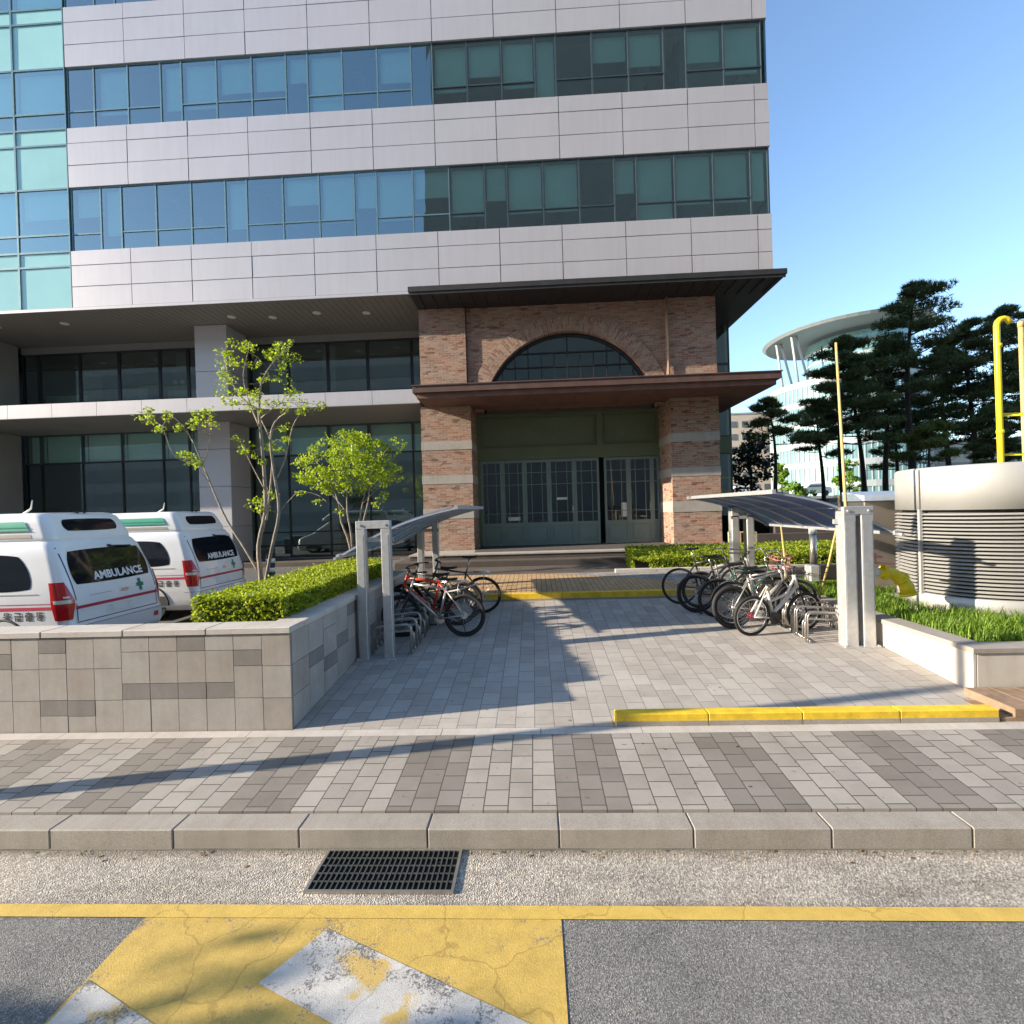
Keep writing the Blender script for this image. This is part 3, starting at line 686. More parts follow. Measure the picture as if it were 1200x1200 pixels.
# interior floors seen through the glass
mb=MB()
for z0,z1 in white: mb.box(-22.6,FX1-.08,FY+.42,22,z0+.05,z1-.02)
mb.box(-22.6,5.6,19.6,20,9.3,22.5,1); mb.box(-22.6,FX1-.1,21.8,22,9.3,22.5,1)
x=-22
while x<7: mb.box(x,x+.12,16.3,19.6,9.3,22.5,1); x+=6.7
mb.build('office_interior',[M['interior'],M['intdark']],ob)
mb=MB(); 
for (z0,z1) in WB[:2]:
    for k in range(9): mb.box(-21+3.1*k,-20.6+3.1*k,16.4,18.8,z1-.09,z1-.05)
mb.build('ceiling_light',M['lamp'],ob)
mb=MB(); mb.box(-22.6,FX1,FY+.4,30,22.6,22.9); mb.box(-22.6,FX1-.3,29.7,30,.9,22.6); mb.box(-22.9,-22.6,FY+.2,30,.9,22.6); mb.build('rear_walls',M['greywall'],ob)
# soffit over the recessed lower storeys
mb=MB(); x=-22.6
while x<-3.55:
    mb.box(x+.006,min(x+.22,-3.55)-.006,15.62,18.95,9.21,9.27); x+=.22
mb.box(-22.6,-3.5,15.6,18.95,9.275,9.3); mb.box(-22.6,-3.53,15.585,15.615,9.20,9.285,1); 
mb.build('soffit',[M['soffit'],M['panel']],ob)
for (x,y) in ((-18.0,16.6),(-15.6,16.6),(-9.9,16.7),(-8.6,16.9),(-7.0,16.7),(-5.4,16.9)):
    mb=MB(); mb.rings([[(x+.13*math.cos(k*.5236),y+.13*math.sin(k*.5236),z) for k in range(12)] for z in (9.215,9.19)]); mb.build('downlight',M['lamp'],ob)
# projecting white band above the ground floor
mb=MB(); x=-24.0
while x<-3.4:
    x1=min(x+1.47,-3.4); mb.box(x+.006,x1-.006,15.6,15.66,5.86,6.29); x+=1.47
mb.box(-24,-3.45,15.66,18.72,5.87,6.26,1); mb.box(-24,-3.42,15.605,18.7,5.845,5.868,1)
mb.build('white_balcony_band',[M['panel'],M['greywall']],ob)
# column / pier
mb=MB()
for z0,z1 in ((.93,2.2),(2.21,3.6),(3.61,4.9),(4.91,5.84),(6.27,7.6),(7.61,9.2)): mb.bbox(-11.6,-10.46,17.3,18.55,z0,z1,.012)
mb.build('column',M['column'],ob)
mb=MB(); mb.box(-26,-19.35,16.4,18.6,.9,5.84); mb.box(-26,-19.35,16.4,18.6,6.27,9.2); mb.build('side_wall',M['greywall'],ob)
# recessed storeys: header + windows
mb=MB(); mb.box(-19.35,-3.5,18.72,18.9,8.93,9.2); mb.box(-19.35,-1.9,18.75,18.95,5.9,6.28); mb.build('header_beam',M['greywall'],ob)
v2=[-19.33,-18.68,-17.06,-15.52,-13.93,-12.84,-11.6]; v2b=[-10.46,-9.0,-7.5,-6.0,-4.35,-3.4]
for xs in (v2,v2b):
    for a,b2 in zip(xs,xs[1:]): window(a+.002,b2-.002,6.28,8.93,18.72,ob,M['glasslow'],M['mullblack'],.78,None,fw=.05)
v1=[-19.33,-18.70,-17.06,-15.50,-13.9,-12.88,-11.6]; v1b=[-10.46,-9.1,-7.57,-6.05,-4.4,-3.4]
for xs,lows in ((v1,[(.95,4.75)]),(v1b,[(.95,1.4),(1.4,1.9),(1.9,4.75)])):
    for a,b2 in zip(xs,xs[1:]):
        o=window(a+.002,b2-.002,4.753,5.84,18.72,ob,M['glassup'],M['mull'],None,None,fw=.035); b3=MB(); b3.box(a+.03,b2-.03,18.98,19.0,4.78,5.82); b3.build('blind',M['blind'],o)
        for z0,z1 in lows: window(a+.002,b2-.002,z0+.002,z1-.002,18.72,ob,M['glasslow'],M['mullblack'],None,None,fw=.025)
# lobby interior
mb=MB(); mb.box(-19.4,-1.95,21.9,22,.9,9.2); mb.box(-19.4,-1.95,18.95,21.9,.86,.9,1); mb.box(-19.4,-1.95,19.0,21.9,5.88,6.24,1); 
for x in (-14.2,-8.2): mb.box(x,x+.5,20,20.5,.9,9.2)
mb.build('lobby_interior',[M['interior'],M['greywall']],ob)
mb=MB()
mb.box(-18.9,-17.2,19.2,19.6,6.29,7.45); mb.box(-15.9,-14.8,19.2,19.5,6.29,7.6,0); mb.box(-17.6,-16.7,19.3,19.6,6.29,8.3,1)
mb.build('lobby_furniture',[M['paper'],plain('greenish_board',(.25,.30,.22),.8)],ob)
mb=MB(); mb.box(-13.9,-11.7,19.1,19.12,6.9,7.45); mb.build('banner',M['paper'],ob)
mb=MB()
for k in range(6): x=-13.6+.28*k+(.25 if k>2 else 0); mb.rings([[(x+.09*math.cos(a*.785),19.08+q,7.75+.09*math.sin(a*.785)) for a in range(8)] for q in (0,.02)])
mb.build('round_stickers',M['paper'],ob)
mb=MB(); mb.box(-19.3,-3.4,18.68,18.9,.8,.95); mb.build('base_plinth',M['granA'],ob)
# glazed wing right of the brick portico
for z0,z1 in ((.95,2.4),(2.4,4.3),(4.9,5.9),(5.9,7.5),(7.5,9.25)):
    window(5.85,7.15,z0,z1-.003,18.72,ob,M['glassup'],M['mull'],None,None,fw=.04)
mb=MB(); mb.box(5.85,7.15,18.7,18.9,4.31,4.89); mb.box(7.05,7.15,18.9,29.6,.9,9.25); mb.box(5.8,7.0,19.6,19.7,.9,9.25); mb.build('wing_wall',M['greenframe'],ob)

# ------------------------------------------------------------------ brick portico
bp=thing('brick_portico','red brick entrance portico with arched window, stone bands and wide flat canopies','entrance',(1.1,15.7,1.28))
for (x0,x1) in ((-3.42,-1.87),(4.2,5.64)):
    mb=MB(); zz=[1.28,2.27,2.60,3.35,3.62,4.40,4.66,5.75]
    for k in range(7):
        if k%2==0: mb.box(x0,x1,15.7,17.35,zz[k],zz[k+1])
    o=mb.build('brick_pillar',M['brick'],bp)
    for k in (1,3,5):
        b3=MB(); b3.box(x0-.012,x1+.012,15.688,17.36,zz[k]+.001,zz[k+1]-.001); b3.build('stone_band',M['bandstone'],o)
# upper wall
mb=MB(); mb.box(-3.5,-2.02,16.2,18.7,6.0,8.95); mb.build('brick_pilaster',M['brick'],bp)
mb=MB(); mb.box(4.27,5.8,16.2,18.7,6.0,8.95); mb.build('brick_pilaster',M['brick'],bp)
CXA,CZA,R0a,R1a=1.2,5.36,2.74,3.24
mb=MB(); n=40; a0=R(9)
arc=[(CXA-R1a*math.cos(a0+(math.pi-2*a0)*i/n),CZA+R1a*math.sin(a0+(math.pi-2*a0)*i/n)) for i in range(n+1)]
for (xa,za),(xb,zb) in zip(arc,arc[1:]): mb.quad((xa,16.3,za),(xb,16.3,zb),(xb,16.3,8.95),(xa,16.3,8.95))
mb.build('brick_arch_wall',M['brick'],bp)
mb=MB(); a0=R(5)
A=[a0+(math.pi-2*a0)*i/n for i in range(n+1)]
P=lambda r,a,y:(CXA-r*math.cos(a),y,CZA+r*math.sin(a))
for a,b2 in zip(A,A[1:]):
    mb.quad(P(R0a,a,16.27),P(R0a,b2,16.27),P(R1a,b2,16.27),P(R1a,a,16.27)); mb.quad(P(R1a,a,16.27),P(R1a,b2,16.27),P(R1a,b2,16.31),P(R1a,a,16.31))
    mb.quad(P(R0a,b2,16.27),P(R0a,a,16.27),P(R0a,a,16.6),P(R0a,b2,16.6))
mb.build('brick_arch_ring',M['archbrick'],bp)
mb=MB()
for a,b2 in zip(A,A[1:]):
    mb.quad(P(R0a-.09,a,16.5),P(R0a-.09,b2,16.5),P(R0a-.002,b2,16.5),P(R0a-.002,a,16.5)); mb.quad(P(R0a-.09,b2,16.5),P(R0a-.09,a,16.5),P(R0a-.09,a,16.6),P(R0a-.09,b2,16.6))
for k in range(-6,7):
    x=CXA+.42*k; zt=CZA+math.sqrt(max(0,(R0a-.05)**2-(x-CXA)**2)); w2=.028 if k%3 else .045
    zt=min(zt,7.5) if k%3 else zt
    if zt>6.1: mb.box(x-w2/2,x+w2/2,16.515,16.58,6.0,zt)
for z in (6.62,7.05,7.5):
    hw=math.sqrt((R0a-.05)**2-(z-CZA)**2); mb.box(CXA-hw,CXA+hw,16.52,16.575,z-.015,z+.015)
aw=mb.build('arch_window',M['mullblack'],bp)
g=MB(); m2=[P(R0a-.02,a,16.585) for a in A]; g.add(m2+[(CXA,16.585,5.5)],[(i,i+1,len(m2)) for i in range(n)]); g.build('pane',M['glasslow'],aw)
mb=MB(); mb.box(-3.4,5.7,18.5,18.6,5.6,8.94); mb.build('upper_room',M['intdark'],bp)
mb=MB(); mb.tube([(4.30,16.13,8.95),(4.30,16.13,6.02)],.035); mb.build('downpipe',plain('copper_pipe',(.36,.24,.15),.6),bp)
# canopies
def canopy(x0,x1,y0,y1,zb,zt,mats,lip):
    mb=MB(); h=zt-zb
    mb.box(x0+lip,x1-lip,y0+lip,y1,zb,zb+h*.45,0)          # lower tray
    mb.box(x0,x1,y0,y1,zb+h*.45+.001,zt,1)                   # projecting fascia
    # thin roof sheet standing proud
    mb.box(x0-.03,x1+.03,y0-.03,y1,zt+.001,zt+.03,1)
    return mb,mats
mb,mm=canopy(-3.33,6.85,14.3,18.6,5.72,6.05,[M['rust'],M['rustdark']],.10); 
for k in range(1,9): mb.box(-3.2+k*1.12,-3.19+k*1.12,14.42,15.69,5.713,5.719,1)
mb.build('rust_canopy',mm,bp)
mb=MB(); mb.box(-3.5,7.38,15.0,19.6,8.96,9.0,0); mb.box(-3.53,7.41,14.97,19.6,9.001,9.15,0)
for k in range(28): x=-3.3+k*.39; mb.box(x,x+.06,15.05,16.19,8.925,8.959,0)
mb.box(-3.5,7.38,15.0,15.05,8.92,8.959,0)
mb.build('black_canopy',M['blackmetal'],bp)
# green door screen
mb=MB(); D=17.2
mb.box(-1.87,4.28,D,D+.16,5.62,5.75); mb.box(-1.87,4.28,D,D+.16,4.16,4.58)
mb.box(-1.87,-1.74,D,D+.16,4.58,5.62); mb.box(4.15,4.28,D,D+.16,4.58,5.62); mb.box(2.15,2.35,D+.002,D+.16,4.581,5.619); mb.box(-1.74,4.15,D+.06,D+.10,4.581,5.619)
mb.box(-1.87,-1.78,D,D+.16,1.24,4.16); mb.box(4.19,4.28,D,D+.16,1.24,4.16)
for x0,x1 in ((-1.74,2.15),(2.35,4.15)):
    for z0,z1 in ((4.64,4.68),(5.52,5.56)): mb.box(x0+.05,x1-.05,D+.04,D+.0595,z0,z1)
    for xx in (x0+.05,x1-.09): mb.box(xx,xx+.04,D+.04,D+.0595,4.681,5.519)
mb.build('transom_panel',M['greenframe'],bp)
lx=[-1.775,-1.04,-.30,.52,1.37,2.20]; rx=[2.37,3.18,3.97,4.185]
def leafdoor(x0,x1,Y):
    mb=MB(); s=.075; z0,zp,zt=1.25,1.98,4.15
    if x1-x0<.4: s=.05
    mb.box(x0,x0+s,Y,Y+.06,z0,zt); mb.box(x1-s,x1,Y,Y+.06,z0,zt); mb.box(x0+s,x1-s,Y+.001,Y+.058,zt-.09,zt); mb.box(x0+s,x1-s,Y+.001,Y+.058,zp-.06,zp+.06); mb.box(x0+s,x1-s,Y+.001,Y+.058,z0,z0+.12)
    iw=x1-x0-2*s; nc=3 if iw>.4 else 1
    # small panes at the top and sides, one tall middle light
    for k in range(1,nc): x=x0+s+iw*(.24 if k==1 else .76); mb.box(x-.010,x+.010,Y+.012,Y+.048,zp+.06,zt-.09)
    for z in (2.36,3.32,3.72): mb.box(x0+s,x1-s,Y+.014,Y+.046,z-.010,z+.010)
    o=mb.build('door',M['greendoor'],bp)
    b3=MB(); b3.box(x0+s,x1-s,Y+.025,Y+.045,z0+.12,zp-.06); b3.bbox(x0+s+.06,x1-s-.06,Y+.012,Y+.0249,z0+.18,zp-.12,.004); b3.build('lower_panel',M['greendoor'],o)
    g=MB(); t1=rnd.uniform(-.012,.012); g.quad((x0+s,Y+.03+t1,zp+.06),(x1-s,Y+.03-t1,zp+.06),(x1-s,Y+.03-t1,zt-.09),(x0+s,Y+.03+t1,zt-.09)); g.build('glass',M['glassdoor'],o)
    return o
doors=[leafdoor(a+.003,b2-.003,D+.03) for a,b2 in zip(lx,lx[1:])]+[leafdoor(a+.003,b2-.003,D+.09) for a,b2 in zip(rx,rx[1:])]
mb=MB(); mb.box(-.88,-.48,D+.05,D+.054,2.12,2.24); mb.build('notice',M['paper'],doors[1])
mb=MB(); mb.box(.75,1.12,D+.05,D+.054,2.78,2.86); mb.build('notice',M['paper'],doors[3])
mb=MB(); mb.box(2.92,3.1,D+.12,D+.124,2.15,2.62); mb.build('notice',M['paper'],doors[5])
mb=MB(); mb.tube([(1.29,D+.0,2.2),(1.29,D-.04,2.22),(1.29,D-.04,2.62),(1.29,D+.0,2.64)],.012); mb.build('handle',M['chrome'],doors[3])
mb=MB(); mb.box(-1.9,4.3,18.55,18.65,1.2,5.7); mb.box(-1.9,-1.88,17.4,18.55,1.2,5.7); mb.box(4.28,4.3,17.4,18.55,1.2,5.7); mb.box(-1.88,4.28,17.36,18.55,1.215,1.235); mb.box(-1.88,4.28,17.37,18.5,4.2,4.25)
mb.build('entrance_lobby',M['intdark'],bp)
mb=MB(); mb.box(-.2,.5,18.2,18.5,1.24,2.1); mb.prism([(3.3,18.2,1.3),(3.75,18.2,1.3),(3.45,18.2,3.1)],(0,.1,0)); mb.build('lobby_furniture',plain('lobby_wood',(.32,.22,.14),.7),bp)

# steps
st=thing('entrance_steps','dark stone steps rising to the brick entrance','steps',(1.1,14.5,.95))
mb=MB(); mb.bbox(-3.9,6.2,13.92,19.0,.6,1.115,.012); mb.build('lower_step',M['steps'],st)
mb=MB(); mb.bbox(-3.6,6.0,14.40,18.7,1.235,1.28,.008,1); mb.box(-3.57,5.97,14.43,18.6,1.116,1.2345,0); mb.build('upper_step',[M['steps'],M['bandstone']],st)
mb=MB(); mb.box(-1.8,4.2,14.9,17.15,1.282,1.292); mb.build('doormat',plain('doormat',(.06,.055,.05),.95,var=.3,scale=20),st)
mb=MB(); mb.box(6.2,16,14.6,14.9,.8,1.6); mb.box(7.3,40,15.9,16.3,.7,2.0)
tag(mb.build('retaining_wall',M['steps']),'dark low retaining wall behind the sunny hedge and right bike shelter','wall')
mb=MB()
mb.box(5.75,6.45,15.2,15.55,1.28,1.30); mb.box(5.75,5.77,15.2,15.55,1.301,1.62); mb.box(6.18,6.2,15.2,15.55,1.301,1.62); mb.box(6.43,6.45,15.2,15.55,1.301,1.62); mb.box(5.75,6.45,15.2,15.55,1.621,1.64); mb.box(5.77,6.0,15.2,15.22,1.301,1.6201); mb.box(6.2,6.4,15.21,15.23,1.301,1.6201)
tag(mb.build('wooden_crate',M['wood']),'open plywood box lying on the step beside the right brick pillar','crate')

# ------------------------------------------------------------------ bike shelters
def shelter(side,label):
    sx=1 if side=='r' else -1
    t=thing('bike_shelter',label,'bike shelter',((4.45 if sx>0 else -2.28),9.2,.6),'bike shelters')
    if sx>0: portals=[(4.26,4.66,7.26,.165),(4.16,4.62,11.0,.15)]
    else: portals=[(-2.52,-2.04,7.10,.125),(-2.56,-2.10,11.0,.13)]
    for (x0,x1,y,wd) in portals:
        zb=gz(min(y,10)) if y<10 else .86
        zt=2.40
        for a in (x0,x1-wd):
            mb=MB(); dp=.20 if sx>0 else .12; mb.bbox(a,a+wd,y,y+dp,zb+.012,zt-.11,.006); mb.box(a+.02,a+wd-.02,y-.003,y,zb+.1,zt-.2)
            mb.build('post',M['galv'],t)
        mb=MB(); mb.bbox(x0,x1,y-.002,y+(.202 if sx>0 else .122),zt-.109,zt,.006)
        for a in (x0+.06,x1-.06): mb.rings([[(a+.018*math.cos(k*.785),y-.002-q,zt-.06+.018*math.sin(k*.785)) for k in range(8)] for q in (0,.015)])
        mb.build('top_beam',M['galv'],t)
        mb=MB(); mb.bbox(x0-.04,x1+.04,y-.04,y+.16,zb-.05,zb+.012,.004)
        for a in (x0-.02,x1+.02): mb.rings([[(a+.012*math.cos(k*1.047),y-.02,zb+.012+q) or None for k in range(6)] for q in (0,.02)]) if False else mb.box(a-.012,a+.012,y-.032,y-.008,zb+.0125,zb+.03)
        mb.build('base_plate',M['galv'],t)
    # slanted, gently arched roof: low edge on the planter side, high edge over the forecourt
    if sx>0: hx,hz,lx,lz,y0,y1=3.34,2.64,4.98,2.02,7.30,11.25
    else: hx,hz,lx,lz,y0,y1=-1.14,2.56,-2.92,1.88,7.45,11.2
    prof=[]; nn=12
    for i in range(nn+1):
        f=i/nn; prof.append((lx+(hx-lx)*f, lz+(hz-lz)*f+.10*math.sin(math.pi*f)))
    mb=MB(); v=[]; 
    for x,z in prof: v+= [(x,y0+.03,z),(x,y1-.03,z),(x,y0+.03,z+.012),(x,y1-.03,z+.012)]
    fs=[]
    for i in range(nn):
        a=i*4; b2=a+4; fs+= [(a,a+1,b2+1,b2),(a+2,b2+2,b2+3,a+3),(a,b2,b2+2,a+2),(a+1,a+3,b2+3,b2+1)]
    mb.add(v,fs,0,False); mb.build('roof_sheet',M['bluepoly'],t)
    nr=6
    for k in range(nr):
        y=y0+.02+(y1-y0-.04)*k/(nr-1); mb=MB()
        v=[]
        for x,z in prof: v+=[(x,y-.015,z-.028),(x,y+.015,z-.028),(x,y+.015,z-.001),(x,y-.015,z-.001)]
        fs=[]
        for i in range(nn):
            a=i*4
            for q in range(4): fs.append((a+q,a+(q+1)%4,a+4+(q+1)%4,a+4+q))
        fs+= [(3,2,1,0),(nn*4,nn*4+1,nn*4+2,nn*4+3)]
        mb.add(v,fs); mb.build('roof_rib',M['galv'],t)
    mb=MB()
    for i in (0,nn): x,z=prof[i]; mb.box(x-.025,x+.025,y0-.02,y1+.02,z-.03,z+.03)
    x,z=prof[nn//2]; mb.box(x-.02,x+.02,y0,y1,z-.05,z-.0465)
    mb.tube([(prof[0][0],y0-.14,prof[0][1]-.02),(prof[0][0],y0-.02,prof[0][1]-.02)],.022)
    mb.build('edge_gutter',M['galv'],t)
    # brackets from the posts to the roof
    for (x0,x1,y,wd) in portals:
        xm=(x0+x1)/2
        f=(xm-lx)/(hx-lx); zr=lz+(hz-lz)*f+.1*math.sin(math.pi*f)
        yy=y+.13 if y<9 else y-.0
        mb=MB(); mb.box(xm-.25,xm+.25,yy,yy+.05,min(zr,2.28)-.12,min(zr,2.28)-.055); mb.build('bracket',M['galv'],t)
    return t
shelter('l','bike shelter with blue slanted roof on the left, against the hedge planter wall')
shelter('r','bike shelter with blue slanted roof on the right, beside the sunny hedge and vent')
for lab,a,b2 in (('bamboo pole propping the far end of the right shelter roof',(4.98,10.6,2.03),(4.62,9.7,.85)),('bamboo pole propping the near end of the right shelter roof',(4.94,8.62,2.03),(4.82,9.0,.78))):
    mb=MB(); mb.tube([a,tuple((Vector(a)+Vector(b2))/2+Vector((.02,0,0))),b2],[.016,.018,.019],8); tag(mb.build('prop_pole',M['bamboo']),lab,'pole','bamboo props under the right shelter roof')

# ------------------------------------------------------------------ bike racks
def rack(label,xa,xb,loc_x):
    t=thing('bike_rack',label,'bike rack',(loc_x,8.7,gz(8.7)),'hooped bike racks')
    s=1 if xb>xa else -1
    ys=[(7.45 if s>0 else 7.27)+.148*k for k in range(20)]
    for k,y in enumerate(ys):
        z=gz(y); h=.30 if k%2 else .44; dx=rnd.uniform(-.02,.02)
        for dy in (-.028,.028):
            yy=y+dy; pts=[(xa+dx,yy,z+.01),(xa+dx,yy,z+h-.08)]
            for q in range(1,5): an=q/4*math.pi/2; pts.append((xa+dx+s*.08*(1-math.cos(an)),yy,z+h-.08+.08*math.sin(an)))
            L2=abs(xb-xa)-.10; pts.append((xa+dx+s*(L2*.7),yy,z+h-.03))
            for q in range(1,5): an=q/4*math.pi/2; pts.append((xa+dx+s*(L2*.7+.12*math.sin(an)),yy,z+h-.03-.12*(1-math.cos(an))))
            pts.append((xa+dx+s*(L2*.7+.12),yy,z+.03))
            if dy<0: mb=MB()
            mb.tube(pts,.0105,6)
        mb.build('hoop',M['galvdark'],t)
    mb=MB()
    for x in (xa+s*.03,xb-s*.12): mb.tube([(x,ys[0],gz(ys[0])+.02),(x,10.35,gz(10.35) if gz(10.35)<.7 else .72)],.016,6)
    mb.build('base_rail',M['galvdark'],t); return t
rack('steel hoop bike rack in the shade along the left planter wall',-1.80,-2.53,-2.1)
rack('steel hoop bike rack in the sun at the right, beside the planter grass',3.84,4.72,4.3)

# ------------------------------------------------------------------ bicycles  (local: rear wheel at -x, front at +x)
def wheel(parent,x,r,tw,spokes,hubm,rimm):
    def ring(rr,tr,nseg=36,n=8):
        m=MB(); m.tube([(x+rr*math.cos(2*math.pi*i/nseg),0,r+rr*math.sin(2*math.pi*i/nseg)) for i in range(nseg)],tr,n,closed=True); return m
    o=ring(r-tw,tw).build('wheel',M['rubber'],parent,True)
    m=ring(r-2*tw-.010,.011,36,6); m.build('rim',rimm,o,True)
    m=MB()
    for k in range(spokes):
        a=2*math.pi*k/spokes; sgn=1 if k%2 else -1
        m.tube([(x+.02*math.cos(a+.9),sgn*.028,r+.02*math.sin(a+.9)),(x+(r-2*tw-.01)*math.cos(a),0,r+(r-2*tw-.01)*math.sin(a))],.0018,4,caps=False)
    m.build('spokes',M['chrome'],o,True)
    m=MB(); m.tube([(x,-.05,r),(x,.05,r)],.024,10); m.tube([(x,.03,r),(x,.034,r)],.055,14); m.build('hub',hubm,o,True)
def bicycle(label,fm,r=.335,L0=1.03,step=False,tw=.022,hub=None,saddle_h=.95,bar='flat',extra=None,rimm=None,fat=1.0):
    b=thing('bicycle',label,'bicycle',(0,0,0))
    rx,fx=-L0*.42,L0*.58; bb=Vector((-.02,0,r-.05)); st_=Vector((-.15,0,.78)); ht=Vector((fx-.20,0,.86)); hb=Vector((fx-.15,0,.72))
    wheel(b,rx,r,tw,28,hub or M['chrome'],rimm or M['blackplastic']); wheel(b,fx,r,tw,28,M['chrome'],rimm or M['blackplastic'])
    m=MB(); q=.018*fat
    if step: 
        m.tube([hb,(.18,0,.50),(.02,0,.36),bb],q*1.15,8)
        m.tube([ht+Vector((0,0,-.03)),(.2,0,.60),(-.1,0,.50)],q*.9,8)
    else:
        m.tube([ht+Vector((0,0,-.02)),st_+Vector((.02,0,-.03))],q,8); m.tube([hb,bb],q*1.2,8)
    m.tube([bb,st_],q,8); m.tube([ht+Vector((-.01,0,.03)),hb+Vector((.01,0,-.03))],q*1.2,8)
    for s in (-1,1):
        m.tube([bb+Vector((0,s*.03,0)),(rx,s*.06,r)],q*.62,6); m.tube([st_+Vector((0,s*.02,-.06)),(rx,s*.06,r)],q*.55,6)
    m.build('frame',fm,b,True)
    m=MB()
    for s in (-1,1): m.tube([hb+Vector((.015,s*.05,-.05)),(fx-.04,s*.055,r+.12),(fx,s*.055,r)],.013,6)
    m.tube([hb+Vector((.015,-.05,-.05)),hb+Vector((.015,.05,-.05))],.015,6); m.tube([hb+Vector((.012,0,-.05)),hb],.016,6)
    m.build('fork',M['blackplastic'],b,True)
    m=MB(); hs=ht+Vector((-.04,0,.13)); m.tube([ht,hs],.014,8); m.tube([hs,hs+Vector((.05,0,.02))],.013,8); c=hs+Vector((.05,0,.02))
    up=.10 if bar=='high' else .0
    m.tube([c+Vector((-.10,-.29,up)),c+Vector((-.02,-.16,up)),c,c+Vector((-.02,.16,up)),c+Vector((-.10,.29,up))],.011,8)
    hbar=m.build('handlebar',M['chrome'] if bar=='high' else M['blackplastic'],b,True)
    for s in (-1,1):
        m=MB(); m.tube([c+Vector((-.10,s*.29,up)),c+Vector((-.14,s*.36,up-.005))],.016,8); m.build('grip',M['rubber'],hbar,True)
    m=MB(); sp=st_+(st_-bb).normalized()*(saddle_h-.80)
    m.tube([st_,sp],.0125,8); m.build('seat_post',M['chrome'],b,True)
    m=MB(); rr=[]
    for i in range(7):
        f=i/6; x=sp.x-.14+.28*f; wd=(.082 if f<.25 else .082*(1-f)**.8+.018); zz=sp.z+.035-.012*math.sin(f*3.14)
        rr.append([(x,wd*math.cos(k*.785),zz+.022*math.sin(k*.785)-.006*(abs(math.cos(k*.785)))) for k in range(8)])
    m.rings(rr); m.build('saddle',M['blackplastic'],b,True)
    m=MB(); m.tube([(bb.x,-.06,bb.z),(bb.x,.06,bb.z)],.02,8)
    m.tube([(bb.x,-.052,bb.z),(bb.x,-.047,bb.z)],.09,20); m.tube([(bb.x,-.06,bb.z),(bb.x+.12,-.07,bb.z-.11)],.010,6); m.tube([(bb.x,.06,bb.z),(bb.x-.12,.07,bb.z+.11)],.010,6)
    m.tube([(bb.x,-.05,bb.z+.085),(rx,-.05,r+.05)],.004,4); m.tube([(bb.x,-.05,bb.z-.085),(rx,-.05,r-.05)],.004,4)
    cr=m.build('crankset',M['chrome'] if extra!='dark' else M['blackplastic'],b,True)
    for s,dx,dz in ((-1,.12,-.11),(1,-.12,.11)):
        m=MB(); m.box(bb.x+dx-.045,bb.x+dx+.045,min(s*.075,s*.165),max(s*.075,s*.165),bb.z+dz-.012,bb.z+dz+.012); m.build('pedal',M['blackplastic'],cr,True)
    if extra=='kickstand' or extra=='mud':
        m=MB(); m.tube([(rx+.06,-.07,r-.02),(rx+.02,-.16,.02)],.009,6); m.tube([(rx+.0,-.162,.008),(rx+.05,-.158,.008)],.012,6); m.build('kickstand',M['blackplastic'],b,True)
    if extra=='mud':
        m=MB(); v=[]
        for i in range(9):
            f=i/8; x=st_.x+.02-.52*f; z=.70+.13*f-.02*math.sin(f*3.1)
            v+= [(x,-.035,z),(x,0,z+.016),(x,.035,z)]
        n0=len(v); v+=[(x,y,z-.006) for x,y,z in v]
        fs=[]
        for i in range(8):
            a=i*3
            for q in (0,1): fs.append((a+q,a+q+1,a+3+q+1,a+3+q)); fs.append((n0+a+q,n0+a+3+q,n0+a+3+q+1,n0+a+q+1))
            fs.append((a,a+3,n0+a+3,n0+a)); fs.append((a+2,n0+a+2,n0+a+5,a+5))
        m.add(v,fs); m.build('mudguard',M['framewhite'],b,True)
    if extra=='fender':
        for wx in (rx,fx):
            m=MB(); rings=[]
            for i in range(15):
                an=R(20+ 150*i/14); rr2=r+.025
                rings.append([(wx+rr2*math.cos(an),yy,r+rr2*math.sin(an)+dz) for yy,dz in ((-.028,-.012),(0,0),(.028,-.012))])
            v=[p for rg in rings for p in rg]; m.add(v,[(i*3+q,i*3+q+1,i*3+4+q,i*3+3+q) for i in range(14) for q in (0,1)],0,True)
            m.build('fender',M['chrome'],b,True)
    if extra=='basket':
        m=MB(); cx_=fx+.02
        for z in (.78,.84,.90,.97,1.03):
            k=.11+.03*(z-.78)/.25; m.tube([(cx_-k,-k*1.25,z),(cx_+k,-k*1.25,z),(cx_+k,k*1.25,z),(cx_-k,k*1.25,z)],.004,4,closed=True)
        for a in range(16):
            an=a/16*6.283; m.tube([(cx_+.12*math.cos(an),.14*math.sin(an),.78),(cx_+.15*math.cos(an),.18*math.sin(an),1.03)],.003,4,caps=False)
        m.build('basket',M['pink'],b,True)
    if extra=='carrier':
        m=MB()
        for y in (-.06,0,.06): m.tube([(st_.x-.02,y,r*2+.09),(rx-.16,y,r*2+.09)],.006,5)
        for s in (-1,1): m.tube([(rx,s*.065,r),(rx-.03,s*.065,r*2+.09)],.006,5)
        m.tube([(rx-.16,-.07,r*2+.09),(rx-.16,.07,r*2+.09)],.006,5); m.build('carrier',M['chrome'],b,True)
    return b
def place(b,xrear,y,dirx,rz=0,lean=0,roll=0):
    """wheel contact of the rear wheel at xrear; dirx=+1 front points to +x"""
    rx=-1.03*.42
    b.rotation_euler=(R(lean),R(roll),(0 if dirx>0 else math.pi)+R(rz))
    b.location=(xrear-rx*dirx*math.cos(R(rz)),y-rx*dirx*math.sin(R(rz)),gz(y)-.004)
G='bicycles parked in the bike shelters'
